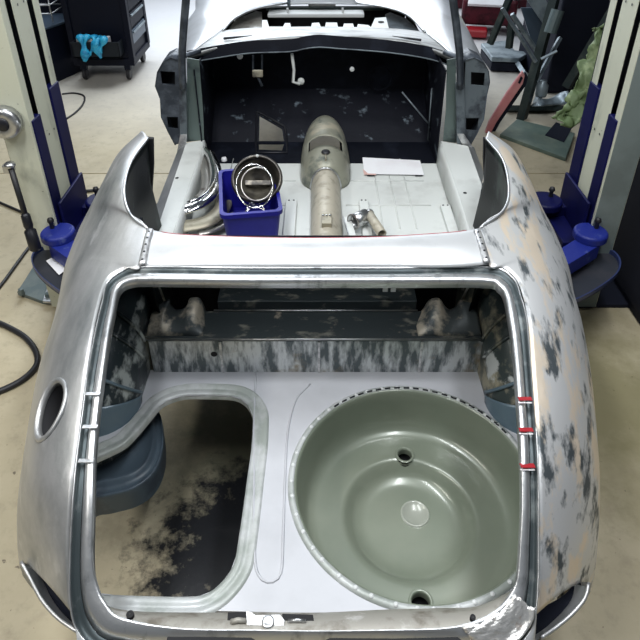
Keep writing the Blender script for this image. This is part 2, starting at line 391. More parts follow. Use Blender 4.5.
# lower tail skin around the back, tail lamp openings
def lerp3(a, b, t): return a.lerp(b, t)
tl = at(70, 611, .70); tr = at(537, 614, .70)
for side, cx in (('left', -1), ('right', 1)):
    pts = [(21,562),(30,578),(42,600),(58,618),(78,632)] if cx < 0 else [(589,583),(585,598),(574,612),(558,626),(541,638)]
    ins = [(23,562),(38,584),(51,600),(62,608),(72,613)] if cx < 0 else [(588,580),(575,596),(560,606),(548,612),(537,616)]
    zz = [.665, .66, .655, .65, .65]
    o_ = cr([at(x, y, z-.02) for (x, y), z in zip(pts, zz)], 24); i_ = cr([at(x, y, z) for (x, y), z in zip(ins, [.655, .665, .675, .685, .69])], 24)
    mb = MB(); mb.grid([[p+V(0, .03, -.05) for p in i_], [p+V(0, .012, -.045) for p in o_]])
    mb.build('lamp_recess', M['void'] if cx > 0 else M['blue_primer'], car, smooth=True, solid=.003).data.materials[0] = M['dull']
    mb = MB(); mb.tube(o_, .0045, 6); mb.grid([o_, [p+V(-cx*.004, .004, -.02) for p in o_], [p+V(-cx*.02, .02, -.04) for p in o_]])
    mb.build('lamp_flange', M['sheet_left'], car, smooth=True)
# ---------------------------------------------------------------- boot gutter (closed loop)
Gi = [(320,281,1.02),(240,281,1.02),(156,280,1.015),(131,281,1.01),(119,289,1.0),(114,312,.99),(109,336,.98),(103,380,.955),(99,410,.935),(95,454,.90),(94,500,.86),(93,558,.79),(98,584,.755),(107,603,.735),(124,617,.72),(180,627,.71),(255,629,.71),(320,630,.71),(385,629,.71),(440,627,.71),(471,621,.715),(495,609,.725),(509,593,.74),(516,577,.76),(519,545,.80),(521,502,.85),(520,450,.905),(517,397,.94),(513,347,.965),(509,318,.985),(505,296,1.0),(499,286,1.01),(484,281,1.015),(400,281,1.02)]
Go = [(320,267,1.03),(240,267,1.03),(141,266,1.03),(122,270,1.02),(107,282,1.01),(102,300,1.0),(96,325,.985),(87,372,.96),(83,405,.94),(77,450,.905),(72,500,.86),(69,558,.79),(69,600,.74),(76,630,.70),(100,650,.68),(165,655,.665),(255,652,.665),(320,652,.665),(385,652,.665),(450,655,.665),(510,650,.68),(532,630,.70),(537,610,.73),(539,577,.765),(539,545,.80),(539,502,.85),(538,450,.905),(534,397,.94),(530,347,.965),(527,318,.985),(522,298,1.0),(513,277,1.01),(488,266,1.02),(400,267,1.03)]
def closed_cr(pts, per=6):
    P = [Vector(p) for p in pts]; n = len(P); out = []
    for i in range(n):
        a, b, c, d = P[i-1], P[i], P[(i+1)%n], P[(i+2)%n]
        for k in range(per):
            t = k/per; out.append(.5*((2*b)+(c-a)*t+(2*a-5*b+4*c-d)*t*t+(3*b-a-3*c+d)*t**3))
    return out
gi = closed_cr([at(*p) for p in Gi]); go = closed_cr([at(*p) for p in Go])
prof = [(1.0, 0), (.95, -.006), (.90, -.016), (.72, -.020), (.60, -.018), (.50, -.004), (.42, .002), (.12, .003), (.03, .001), (0, -.006), (.01, -.026)]
prof = prof[::-1]
def pr(i, k): t, h = prof[k]; return gi[i].lerp(go[i], t)+V(0, 0, h)
mb = MB(); rows = [[pr(i, k) for i in range(len(gi))] for k in range(0, 7)]; mb.grid(rows, cyc_v=True)
mb.build('boot_flange', M['gutter'], car, smooth=True, solid=.0015)
mb = MB(); rows = [[pr(i, k) for i in range(len(gi))] for k in range(6, 10)]; mb.grid(rows, cyc_v=True)
mb.build('rain_gutter', M['groove'], car, smooth=True, solid=.0015)
mb = MB(); rows = [[pr(i, k) for i in range(len(gi))] for k in range(9, 11)]; mb.grid(rows, cyc_v=True)
mb.build('gutter_ridge', M['gutter'], car, smooth=True, solid=.0015)
# scorched welded corners
for i0, i1, m_ in ((20*6-3, 23*6-5, 'rust'),):
    rr_ = random.Random(i0)
    mb = MB(); rows = [[gi[i].lerp(go[i], k/14*.93)+V(0, 0, prof[min(10, int(k/14*10))][1]*.4+.004+.003*math.sin(i*1.3+k*2.1)+rr_.uniform(0, .003)) for i in range(i0, i1)] for k in range(1, 15)]
    mb.grid(rows); mb.build('corner_patch', M[m_], car, smooth=True, solid=.001, label='scorched welded corner patch' if m_ == 'rust' else None)
# tape marks on the flange
def mark(px, py, z, w_, l_, m, name, ang=0):
    c = at(px, py, z); mtx = Matrix.Translation(c)@Matrix.Rotation(ang, 4, 'Z')@Matrix.Rotation(math.radians(-14), 4, 'X')
    return obj_box(name, m, -w_/2, w_/2, -l_/2, l_/2, 0, .0015, car, mtx=mtx)
for (x, y, z) in ((525, 399, .947), (526, 430, .925), (527.5, 466, .893)):
    mark(x, y, z, .032, .014, M['red'], 'red_tape'); mark(x, y+4, z-.004, .032, .005, M['paper'], 'masking_tape')
for (x, y, z) in ((93, 394, .95), (90, 427, .928), (86, 461, .898)):
    mark(x, y, z, .034, .012, M['weld'], 'masking_tape')
# ---------------------------------------------------------------- deck between cockpit and boot
cf = [(148,229,1.04),(170,233.5,1.05),(200,235.5,1.055),(260,237.5,1.06),(320,238,1.06),(380,237,1.06),(430,234,1.055),(460,231.5,1.05),(480,228,1.04)]
cb = [(141,266,1.03),(170,267,1.03),(200,267,1.03),(260,267,1.03),(320,267,1.03),(380,267,1.03),(430,267,1.03),(460,266.5,1.03),(489,264,1.03)]
A_ = cr([at(*p) for p in cf], 60); B_ = cr([at(*p) for p in cb], 60)
rows = [[p+V(0, .002, -.028) for p in A_], [p+V(0, .004, -.006) for p in A_]]
for t in [i/10 for i in range(11)]:
    rows.append([a.lerp(b, t)+V(0, 0, .012*math.sin(math.pi*t)) for a, b in zip(A_, B_)])
mb = MB(); mb.grid(rows); mb.build('rear_deck', M['deck'], car, smooth=True, solid=.003)
mb = MB(); mb.tube([p+V(0, .006, -.005) for p in A_[3:-3]], .0028, 6); mb.build('red_trim_edge', M['red'], car, smooth=True, label='thin red paint line along the cockpit edge')
for (a, b) in (((150,230,1.052),(142,265,1.036)), ((477,231,1.052),(487,263,1.036))):
    P = [at(*a).lerp(at(*b), t/10)+V(0, 0, .004*math.sin(math.pi*t/10)+.001) for t in range(11)]
    mb = MB(); mb.tube(P, .0055, 8, sx=2.0)
    o = mb.build('lead_seam', M['weld'], car, smooth=True); 
    mb = MB()
    mb.bm.free()
    for p in P[1::2]:
        mb = MB(); mb.lathe([(.0005, .0068), (.0035, .0065), (.004, .003)], 8, p); mb.build('spot_weld', M['rail'], o)
# cockpit rim welt, both sides
for L_ in (Lin, Rin):
    P = cr([at(x, y, z) for (x, y), z in zip(L_[:5], zi[:5])], 40)
    mb = MB(); mb.tube(P, .005, 6); mb.build('cockpit_rim', M['gutter'], car, smooth=True)
    s_ = 1 if L_ is Lin else -1
    rows = [[p+V(0, 0, -.004) for p in P], [p+V(-.006*s_, 0, -.04) for p in P], [p+V(-.02*s_, 0, -.2) for p in P], [V(p.x, p.y, .60) for p in P]]
    mb = MB(); mb.grid(rows); mb.build('cockpit_side_panel', M['jamb'], car, smooth=True, solid=.003)
# door jamb plates
for pts, hp in (([(143,138),(153,139),(153.5,165),(152,190),(151,216),(146,200),(143,170)], (150, 146)), ([(484,138.5),(493,140),(494,160),(492,185),(488,216),(485,190),(483.5,160)], (487, 142))):
    mb = MB(); mb.prism([aty(x, y, 2.33) for x, y in pts], V(0, .02, 0)); mb.build('door_jamb_plate', M['void'], car, bevel=.002, label='black door jamb plate')
# ---------------------------------------------------------------- under-deck cavity, bulkhead, boot floor
ZB = .645
yF = at(320, 372, ZC).y
yT = yF+.02
mb = MB()
def panel(name, x0, x1, m):
    a0 = at(x0, 376 if x0 < 200 else 374, ZC); 
    mb = MB(); xl = (x0-313)/625*2.17+0; xr = (x1-313)/625*2.17
    mb.box(xl+.0015, xr-.0015, yF, yF+.012, ZC-.01, ZB); return mb.build(name, m, car, bevel=.002)
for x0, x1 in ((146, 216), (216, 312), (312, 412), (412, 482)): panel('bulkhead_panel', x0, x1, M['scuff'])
for x in (216, 312, 412):
    X = (x-313)/625*2.17; o = obj_box('panel_seam', M['weld'], X-.004, X+.004, yF-.004, yF+.006, ZC, ZB-.004, car, bevel=.001)
X = (208-313)/625*2.15
mb = MB(); mb.lathe([(0, -.002), (.011, -.002), (.011, 0)], 16, (X, yF, .585), 'Y'); mb.build('panel_hole', M['void'], car)
XL, XR = (140-313)/625*2.17, (486-313)/625*2.17
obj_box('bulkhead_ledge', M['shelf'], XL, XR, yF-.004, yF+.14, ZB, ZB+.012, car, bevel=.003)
y2 = yF+.14
mb = MB(); mb.box(-.36, .34, y2, y2+.012, ZB, ZB+.055); mb.build('ledge_riser', M['shelf'], car, bevel=.003)
mb = MB(); mb.tube([V(-.375, y2-.003, ZB+.016), V(.345, y2-.003, ZB+.016)], .0035, 6); mb.build('ledge_bead', M['steel'], car, smooth=True)
mb = MB(); mb.tube([V(XL, yF-.004, ZB+.010), V(XR, yF-.004, ZB+.010)], .0035, 6); mb.build('ledge_bead', M['steel'], car, smooth=True)
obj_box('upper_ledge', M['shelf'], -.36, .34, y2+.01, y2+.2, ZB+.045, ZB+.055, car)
mb = MB(); mb.grid([[V(-.74 if z < .8 else -.60, y, z), V(.72 if z < .8 else .57, y, z)] for y, z in ((1.98, .42), (1.98, .70), (1.80, .88), (1.67, 1.005))]); mb.build('seat_bulkhead', M['black_paint_and_shade'], car, solid=.004)  # black and slanted so the cavity under the deck reads as deep shade
obj_box('cavity_side', M['black_paint_and_shade'], .65, .66, 1.72, 1.95, .5, .9, car)
obj_box('cavity_side', M['black_paint_and_shade'], -.66, -.65, 1.72, 1.95, .5, .9, car)
# shock mounts: sheet mounds with a half-round bite
for pts in ([(154,338),(155,306),(163,302),(170,299),(171,304),(176,309),(184,308),(188,303),(190,298),(200,298),(206,310),(210,320),(208,332)],
            [(474,338),(474,303),(462,300),(458,302),(456,306),(450,309),(445,306),(439,298),(429,300),(422,310),(412,320),(418,332)]):
    T_ = crs([aty(x, y, yF+.145) for x, y in pts[1:-1]], 3); xs = [p.x for p in T_]; a, b = T_[0].x, T_[-1].x; n_ = len(T_)
    Bs = [V(a+(b-a)*i/(n_-1), yF+.01, ZB+.013) for i in range(n_)]
    rows = [[p.lerp(q, t)+V(0, 0, .018*math.sin(math.pi*t)) for p, q in zip(Bs, T_)] for t in [k/8 for k in range(9)]]
    mb = MB(); mb.grid(rows); mb.build('shock_mount', M['bracket'], car, smooth=True, solid=.004)
for (a, b) in (((157,282),(165,302)), ((470,283),(461,302))):
    mb = MB(); mb.tube([aty(*a, 1.72), aty(*b, 1.76)], .005, 6); mb.build('hinge_rod', M['steel'], car, smooth=True)
for x in (385.5, 393.5):
    P = aty(x, 288.5, 1.70); obj_box('hanging_clip', M['cabin'], P.x-.009, P.x+.009, P.y, P.y+.008, P.z-.016, P.z+.016, car, bevel=.002)
# boot floor with tank opening and spare wheel opening
WC = V(.270, 1.143, ZC); WR = .348
hole = [(78,470),(97,458),(110,452),(125,444),(137,432),(149,418),(158,407),(166,401),(183,395.5),(207,395),(231,396),(241,399),(248,405),(253,416),(252.5,434),(251,452),(247,480),(243,510),(236,556),(231,570),(223,581),(212,591),(198,596.5),(167,597),(120,595.5),(90,592),(80,570)]
H = [at(x, y, ZC) for x, y in hole]
circ = [WC+V(math.cos(2*math.pi*k/96)*WR, math.sin(2*math.pi*k/96)*WR, 0) for k in range(96)]
outer = [V(-.64, .80, ZC), V(.50, .775, ZC), V(.64, .95, ZC), V(.70, 1.15, ZC), V(.72, yF+.01, ZC), V(-.72, yF+.01, ZC), V(-.74, 1.1, ZC)]
mb = MB(); mb.holed([outer, H, circ], V(0, 0, -.004)); mb.build('boot_floor', M['primer'], car)
# tank opening: raised bead and turned-down lip
def offs(P, d):
    n = len(P); out = []
    for i in range(n):
        t = (P[(i+1)%n]-P[i-1]); t.z = 0; t.normalize(); out.append(P[i]+V(t.y, -t.x, 0)*d)
    return out
Hs = resamp(closed_cr([p for p in H], 5)+[H[0]], 160)[:-1]
def area2(P): return sum(P[i].x*P[(i+1)%len(P)].y-P[(i+1)%len(P)].x*P[i].y for i in range(len(P)))
sg = 1 if area2(Hs) > 0 else -1
O1 = [offs(Hs, sg*d) for d in (-.0015, 0, .006, .017, .020, .028, .040, .047, .050)]
hz = (-.02, .002, .004, .004, .001, .001, .007, .004, .0)
mb = MB(); mb.grid([[p+V(0, 0, h) for p in L_] for L_, h in zip(O1, hz)], cyc_v=True)
mb.build('tank_opening_bead', M['primer_lip'], car, smooth=True)
# pressed bead between the openings
bd = [(256,372),(254,420),(254,470),(254,520),(255,560),(258,574),(264,581),(272,582),(279,577),(282,566),(283,540)]
P = cr([at(x, y, ZC+.001) for x, y in bd], 60); P2 = cr([at(x, y, ZC+.001) for x, y in [(283,540),(285,480),(288,430),(296,400),(310,384)]], 30)
mb = MB(); mb.tube(P+P2[1:], .0035, 6); mb.build('pressed_bead', M['primer'], car, smooth=True)
# spare wheel well
prof_w = [(.352, .002), (.350, .006), (.343, .007), (.339, .002), (.336, -.012), (.332, -.06), (.325, -.11), (.312, -.142), (.290, -.156), (.262, -.160), (.225, -.161),
          (.206, -.162), (.196, -.166), (.184, -.180), (.170, -.198), (.150, -.209), (.12, -.214), (.05, -.216), (.0005, -.216)]
pw = [(p.x, p.y) for p in cr([V(r, h, 0) for r, h in prof_w], 70)]
mb = MB(); mb.lathe(pw, 120, WC)
HO = []
def projp(p):
    d = p-V(0, 0, CAMH); Z = d.y*CS-d.z*SN; return d.x/Z*FPX+320, (-d.z*CS-d.y*SN)/Z*FPX+PPY
for hx, hy, r in ((406, 456, .026), (422, 601, .028)):
    HO.append((min((v.co for v in mb.bm.verts), key=lambda c: math.hypot(projp(c)[0]-hx, projp(c)[1]-hy)).copy(), r))
kill = [f for f in mb.bm.faces if any((f.calc_center_median()-c).length < r for c, r in HO)]
bmesh.ops.delete(mb.bm, geom=kill, context='FACES')
well = mb.build('spare_wheel_well', M['well'], car, smooth=True, label='round green-grey spare wheel well')
for c, r in HO:
    mb = MB(); mb.lathe([(r+.005, .004), (r+.001, .007), (r-.003, .004), (r-.004, -.004), (r-.004, -.02)], 32, c); mb.build('drain_rim', M['well'], well, smooth=True)
    mb = MB(); mb.lathe([(r+.004, -.012), (r+.002, -.05), (.0005, -.05)], 24, c); mb.build('drain_hole', M['void'], well, smooth=True)
hc = at(415, 514, ZC-.216)
mb = MB(); mb.lathe([(.046, -.001), (.044, .005), (.040, .006), (.038, .0015), (.0005, .003)], 40, hc); mb.build('well_boss', M['hub'], well, smooth=True)
rim = MB(); nubs = MB()
rim.lathe([(.345, .004), (.345, .009), (.354, .009), (.362, .005), (.363, .0)], 120, WC); rim.build('well_flange', M['primer_lip'], car, smooth=True)
for k in range(44):
    a = 2*math.pi*(k+.3*random.random())/44; q = WC+V(math.cos(a)*.352, math.sin(a)*.352, .009)
    nubs.lathe([(.0065, 0), (.005, .003), (.0005, .004)], 8, q)
o = nubs.build('spot_welds', M['white_beam'], car, smooth=True); o['kind'] = 'stuff'
mb = MB()
for k in range(20):
    a = math.radians(28+k*5.2); a1 = a+math.radians(3.0)
    mb.tube([WC+V(math.cos(t)*.349, math.sin(t)*.349, .010) for t in (a, (a+a1)/2, a1)], .0035, 5)
o = mb.build('sealant_stitches', M['rail'], car, smooth=True); o['kind'] = 'stuff'
# wheel housings
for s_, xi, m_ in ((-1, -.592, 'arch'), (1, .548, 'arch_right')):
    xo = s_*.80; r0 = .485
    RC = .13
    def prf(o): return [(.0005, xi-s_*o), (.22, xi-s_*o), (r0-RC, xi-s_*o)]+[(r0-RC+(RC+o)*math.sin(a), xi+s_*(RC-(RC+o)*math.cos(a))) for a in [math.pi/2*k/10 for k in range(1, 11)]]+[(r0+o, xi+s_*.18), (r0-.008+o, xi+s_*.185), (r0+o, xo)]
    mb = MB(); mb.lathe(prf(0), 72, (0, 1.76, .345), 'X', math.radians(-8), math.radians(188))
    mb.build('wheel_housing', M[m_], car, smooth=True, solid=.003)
    # grey-blue primer skirt where the housing meets the floor, and the pressed swages above it
    mb = MB(); mb.lathe(prf(.004)[2:-2], 14, (0, 1.76, .345), 'X', math.radians(150), math.radians(166))
    mb.build('housing_skirt', M['blue_primer'], car, smooth=True, solid=.002)
    for a_ in (149, 131, 122):
        q = prf(.004)[2:-2]; a_ = math.radians(a_); P = [V(h, 1.76+r*math.cos(a_-.02*i), .345+r*math.sin(a_-.02*i)) for i, (r, h) in enumerate(q)]
        mb = MB(); mb.tube(P, .006, 6); mb.build('housing_swage', M['blue_primer'] if a_ > 2.5 else M[m_], car, smooth=True)
# underside of left arch seen through the tank opening
arc = [(70,425),(90,400),(140,395),(158,410),(163,428),(163,448),(158,466),(148,480),(132,490),(114,495),(97,498),(75,495)]
base_ = [at(x, y, .36) for x, y in arc]; c0 = sum(base_, V(0, 0, 0))/len(base_)
bs = closed_cr(base_, 5)
rows = [[c0+(p-c0)*s2+V(0, 0, dz) for p in bs] for s2, dz in ((.98, -.09), (1.0, -.02), (1.0, 0), (.985, .008), (.955, .006), (.93, .0), (.80, .012), (.77, .022), (.70, .024), (.67, .014), (.3, .04), (.001, .05))]
mb = MB(); mb.grid(rows, cyc_v=True); mb.build('arch_underside', M['arch_low'], car, smooth=True)
# inner side skins of the boot
for s_, P_ in ((-1, Gi[4:12]), (1, Gi[23:31])):
    Q = [q for q in [at(*p) for p in P_] if q.y > .98]; Q.sort(key=lambda p: p.y)
    rows = [[p+V(s_*.035, 0, -.022) for p in Q], [V(p.x+s_*.17, p.y, .5*(p.z+ZC)) for p in Q], [V(p.x+s_*.19, p.y, ZC-.03) for p in Q]]
    mb = MB(); mb.grid(rows); mb.build('boot_side_skin', M['jamb'], car, smooth=True, solid=.003)
# rear inner panel with latch plates
yr = at(320, 604, ZC).y
rp = [(100,600),(130,610),(180,614),(230,613),(250,612)]
T = cr([at(x, y+1, .70) for x, y in [(104,604),(124,618),(180,628),(255,630.5),(320,631),(385,630.5),(440,628.5),(478,620),(505,602)]], 80)
Bm = cr([at(x, y, ZC+.11) for x, y in [(92,592),(108,606),(140,611.5),(200,612.5),(255,612),(320,612.5),(385,609.5),(440,608),(478,606),(512,590)]], 80)
mb = MB(); mb.grid([[p+V(0, 0, -.03) for p in T], [a.lerp(b, .5)+V(0, -.0, .004) for a, b in zip(T, Bm)], Bm, [p+V(0, .002, -.006) for p in Bm], [V(p.x, p.y-.01, ZC-.01) for p in Bm]])
mb.build('rear_inner_panel', M['beige'], car, smooth=True, solid=.003)
def latch_pts(pts, z): return [at(x, y, z) for x, y in pts]
for pts, m_, nm, h in (([(228,613),(246,612.5),(247,627),(227,627)], 'void', 'latch_pocket', .004), ([(282,614.5),(313,615.5),(315,627.5),(284,627.5)], 'void', 'latch_pocket', .004),
                    ([(246,612),(252,614),(256,617),(280,616),(285,622),(284,627.5),(247,627)], 'weld', 'latch_plate', .008)):
    mb = MB(); mb.prism(latch_pts(pts, .655), V(0, 0, h)); mb.build(nm, M[m_], car, bevel=.001)
mb = MB(); mb.lathe([(.014, 0), (.013, .004), (.009, .003), (.0005, .003)], 20, at(268, 622, .664)); mb.build('latch_boss', M['steel'], car, smooth=True)
mb = MB(); mb.tube([at(231, 622, .662), at(238, 620, .666), at(246, 621, .662)], .006, 6); mb.build('latch_tongue', M['beige'], car, smooth=True)
mb = MB(); mb.tube([at(288, 621, .662), at(298, 620, .664), at(306, 621, .662)], .004, 6); mb.build('latch_tongue', M['steel'], car, smooth=True)
mb = MB(); mb.lathe([(.0005, 0), (.008, 0), (.008, -.01)], 12, at(130, 614, .70)); mb.build('panel_hole', M['void'], car)
mb = MB(); mb.lathe([(.0005, 0), (.006, 0), (.006, -.01)], 12, at(473, 617, .70)); mb.build('panel_hole', M['void'], car)
# tail panel below the lip; flat black strips stand in for the shaded recess
To = [go[i] for i in range(13*6, 22*6+1)]
rows = [[p+V(0, -.0, 0) for p in To], [p+V(0, -.02, -.05) for p in To], [p+V(0, -.02, -.12) for p in To], [p+V(0, .03, -.22) for p in To]]
mb = MB(); mb.grid(rows); mb.build('tail_panel', M['deck'], car, smooth=True, solid=.003)
for pts in ([(167,636.5),(200,636.5),(252,637.5),(256,640),(256,646),(166,646)], [(326,639),(330,637.5),(395,638),(440,637),(458,636.5),(462,640),(461,646),(326,646)]):
    mb = MB(); mb.prism([at(x, y, .712) for x, y in pts], V(0, 0, -.01)); mb.build('recess_shade_strip', M['void'], car, bevel=.002)
# ---------------------------------------------------------------- sills and cabin
ZS = .63
def strip(name, a, b, m, z, dz=0, thick=.004, n=10, parent=car):
    A2 = cr([at(x, y, z) for x, y in a], n); B2 = cr([at(x, y, z+dz) for x, y in b], n)
    mb = MB(); mb.grid([A2, B2]); return mb.build(name, m, parent, solid=thick)
ZF = .50
for inn, out_, edge in (([(204,140),(182,206),(172,236)], [(186,143),(165,206),(155,236)], [(179,147),(154,212),(146,236)]),
                        ([(441,141),(461,200),(472,236)], [(468,146),(487,200),(499,236)], [(474,147),(497,208),(506,236)])):
    strip('sill_top', inn, out_, M['cabin'], ZS)
    strip('sill_outer', out_, edge, M['sheet'], ZS, -.03)
    A2 = cr([at(x, y, ZS) for x, y in inn], 12)
    s_ = 1 if inn[0][0] < 320 else -1
    mb = MB(); mb.grid([A2, [p+V(.01*s_, 0, -.03) for p in A2], [V(p.x+.012*s_, p.y, ZF-.01) for p in A2]]); mb.build('sill_inner', M['cabin'], car, smooth=True, solid=.003)
    B2 = cr([at(x, y, ZS-.03) for x, y in edge], 12)
    mb = MB(); mb.grid([B2, [p+V(-.01*s_, 0, -.06) for p in B2], [p+V(.02*s_, 0, -.14) for p in B2]]); mb.build('rocker', M['sheet'], car, smooth=True, solid=.003)
    for (x, y) in ([(177, 178)] if s_ > 0 else [(465, 193)]):
        mb = MB(); mb.lathe([(.0005, .001), (.009, .001), (.009, 0)], 12, at(x, y, ZS)); mb.build('sill_hole', M['void'], car)
yJ = at(320, 163, ZF).y; yJ2 = at(320, 142, ZF).y
obj_box('cabin_floor', M['cabin'], -.68, .68, 2.03, yJ, ZF-.015, ZF-.003, car)
mb = MB(); mb.box(-.68, .68, yJ, yJ2, ZF-.015, ZF-.001)
mb.bm.free(); mb = MB()
def rectv(x0, x1, y0, y1, z): return [V(x0, y0, z), V(x1, y0, z), V(x1, y1, z), V(x0, y1, z)]
# toe board and firewall with the pedal opening
yW = 3.80; zW = .72
def toe(px, py):   # point on toe-board plane through pixel
    best = None
    X = (px-320)/FPX; Y = (py-PPY)/FPX; d = V(X, CS-SN*Y, -SN-CS*Y); o_ = V(0, 0, CAMH)
    n = V(0, -(zW-ZF), (yW-yJ2)); p0 = V(0, yJ2, ZF); t = n.dot(p0-o_)/n.dot(d); return o_+d*t
dk = M['black_paint_and_shade']
h1 = [at(x, y, ZF) for x, y in ((259,144.5),(284,144.5),(282.5,152),(259,149.5))]
x0h, x1h = toe(259,144).x, toe(284,144).x
hl = [toe(259, 141.0), toe(259.5, 116), toe(270, 122), toe(282, 129), toe(284, 141.0)]
mb = MB(); mb.holed([[V(-.70, yJ2, ZF), V(-.06, yJ2, ZF), V(-.06, yJ2+.12*(yW-yJ2), ZF+.12*(zW-ZF)), V(.12, yJ2+.12*(yW-yJ2), ZF+.12*(zW-ZF)), V(.12, yJ2, ZF), V(.70, yJ2, ZF), V(.70, yW, zW), V(-.70, yW, zW)], hl], V(0, .003, -.004)); mb.build('toe_board', M['foot_scuff'], car)
fh = [at(259,149.5,ZF), at(282,150.5,ZF), at(284,144,ZF), at(259,144,ZF)]
mb = MB(); mb.holed([[V(-.69, yJ, ZF), V(.69, yJ, ZF), V(.69, yJ2, ZF), V(.12, yJ2, ZF), V(.12, yJ+.05, ZF), V(-.06, yJ+.05, ZF), V(-.06, yJ2, ZF), V(-.69, yJ2, ZF)], fh], V(0, 0, -.004)); mb.build('footwell_floor', dk, car)
obj_box('firewall', dk, -.72, .72, yW, yW+.006, zW, 1.0, car)
strip('dirt_patch', [(222,104),(232,100),(245,104)], [(220,140),(236,138),(252,140)], M['foot_scuff'], ZF+.001).location = (0, 0, 0)
# pedal box frame round the opening
fr_ = [toe(256,141), toe(257,112), toe(271,119), toe(285,127), toe(287,141), at(287,153,ZF), at(256,153,ZF)]
mb = MB(); mb.tube([p+V(0, -.004, .004) for p in fr_], .006, 6, closed=True); mb.build('pedal_opening_frame', M['rail'], car, smooth=True)
# footwell sides, dark kick panels
for s_ in (-1, 1):
    X = s_*.66
    mb = MB(); mb.prism([V(X, 3.2, ZF-.01), V(X, yW, ZF-.01), V(X, yW, 1.04), V(X, 3.2, 1.04)], V(s_*.006, 0, 0)); mb.build('footwell_side', M['foot_scuff'], car)
# floor pressings and seat rails
for y_ in (2.72, 2.98):
    for x0, x1 in ((-.56, -.13), (.13, .56)):
        mb = MB(); mb.tube([V(x0, y_, ZF-.002), V(x1, y_, ZF-.003)], .0045, 6); mb.build('floor_swage', M['cabin'], car, smooth=True)
for x_ in (-.50, -.42, -.34, .30, .38, .46):
    mb = MB(); mb.tube([V(x_, 2.5, ZF-.002), V(x_, 3.25, ZF-.003)], .004, 6); mb.build('floor_swage', M['cabin'], car, smooth=True)
for (x0, x1, yt) in ((286, 297, 199), (359, 368, 199), (440, 450, 204)):
    a = at(x0, yt, ZF+.02); b = at(x1, yt, ZF+.02)
    o = obj_box('seat_rail', M['cabin'], a.x, b.x, a.y-.36, a.y, ZF-.003, ZF+.02, car, bevel=.003)
    for dx in (.28, .72):
        mb = MB(); mb.lathe([(.0005, .0215), (.005, .0215), (.005, .018)], 10, V(a.x+(b.x-a.x)*dx, a.y-.012, ZF)); mb.build('rail_hole', M['void'], o)
# transmission tunnel: bulb and tail tube
c1, c2, c3, c4 = at(327,190,ZF), at(330,160,ZF), at(328,118,ZF), at(326,238,ZF)
st = [(2.02,.072,.12),(2.6,.073,.12),(2.86,.074,.122),(2.89,.085,.13),(2.93,.115,.155),(3.0,.13,.172),(3.12,.134,.178),(3.28,.132,.178),(3.42,.124,.168),(3.54,.105,.145),(3.64,.08,.11),(3.72,.05,.06)]
S = cr([V(*s) for s in st], 60)
rows = []
for p in S:
    y_, hw, hh = p; cxx = .03
    rows.append([V(cxx+hw*(-math.cos(math.pi*k/24))*(1 if abs(math.cos(math.pi*k/24)) < .99 else 1.03), y_, ZF-.004+hh*math.sin(math.pi*k/24)**.85) for k in range(25)])
def split_rows(c0_, c1_): return [r for r in rows if c0_ <= r[0].y <= c1_]
mb = MB(); mb.grid(split_rows(2.0, 2.90)); mb.build('tunnel_tail', M['tunnel_tube'], car, smooth=True, solid=.003)
mb = MB(); mb.grid(split_rows(2.87, 3.9))
tc_ = []
def proj(p):
    d = p-V(0, 0, CAMH); Z = d.y*CS-d.z*SN; return d.x/Z*FPX+320, (-d.z*CS-d.y*SN)/Z*FPX+PPY
kill = []
for f in mb.bm.faces:
    c = f.calc_center_median()
    if 3.06 < c.y < 3.17 and c.z > ZF+.125: kill.append(f)
bmesh.ops.delete(mb.bm, geom=kill, context='FACES')
tun = mb.build('transmission_tunnel', M['tunnel'], car, smooth=True, solid=.004)
mb = MB(); P = [p+V(0, 0, .003) for p in min(rows, key=lambda r: abs(r[0].y-2.885))]; mb.tube(P, .006, 6); mb.build('tunnel_clamp', M['steel'], car, smooth=True)
mb = MB(); mb.box(.007, .053, 2.33, 2.42, ZF+.112, ZF+.136); mb.build('shift_plate', M['backing'], car, bevel=.004)
mb = MB()
for dx in (.02, .035, .05): mb.lathe([(.0005, .006), (.005, .005), (.006, 0)], 8, V(dx-.005, 2.395, ZF+.136))
mb.build('shift_bolts', M['steel'], car)
mb = MB(); mb.lathe([(.0005, .004), (.02, .003), (.024, -.004)], 16, V(.03, 2.985, ZF+.172)); mb.build('tunnel_cap', M['black_rubber'], car, smooth=True)
mb = MB(); mb.box(.026, .034, 2.92, 3.04, ZF+.13, ZF+.165); mb.build('tunnel_seam', M['backing'], car, bevel=.002)
# ---------------------------------------------------------------- cowl, hood opening, front fenders
R_ = [(187,56,1.05),(218,47,1.09),(265,40,1.115),(320,37,1.12),(390,40,1.115),(425,46,1.09),(456,59,1.05)]
F_ = [(223,30.5,1.07),(245,28.2,1.09),(275,27,1.11),(320,26.5,1.12),(370,27.5,1.11),(400,29,1.09),(425,32,1.07)]
A2 = cr([at(*p) for p in R_], 60); B2 = cr([at(*p) for p in F_], 60)
rows = [[p+V(0, .012, -.03) for p in A2], [p+V(0, .0, -.006) for p in A2]]+[[a.lerp(b, t)+V(0, 0, .008*math.sin(math.pi*t)) for a, b in zip(A2, B2)] for t in (0, .12, .25, .4, .6, .8, 1)]+[[p+V(0, 0, -.03) for p in B2]]
mb = MB(); mb.grid(rows); mb.build('cowl_panel', M['cowl'], car, smooth=True, solid=.003)
for a, b in (((224,38.5),(252,35.5)), ((421,40),(392,36))):
    P = [at(*a, 1.105), at((a[0]+b[0])/2, (a[1]+b[1])/2, 1.12), at(*b, 1.128)]
    mb = MB(); mb.tube(P, [.008, .006, .002], 6); mb.build('cowl_vent', M['rail'], car)
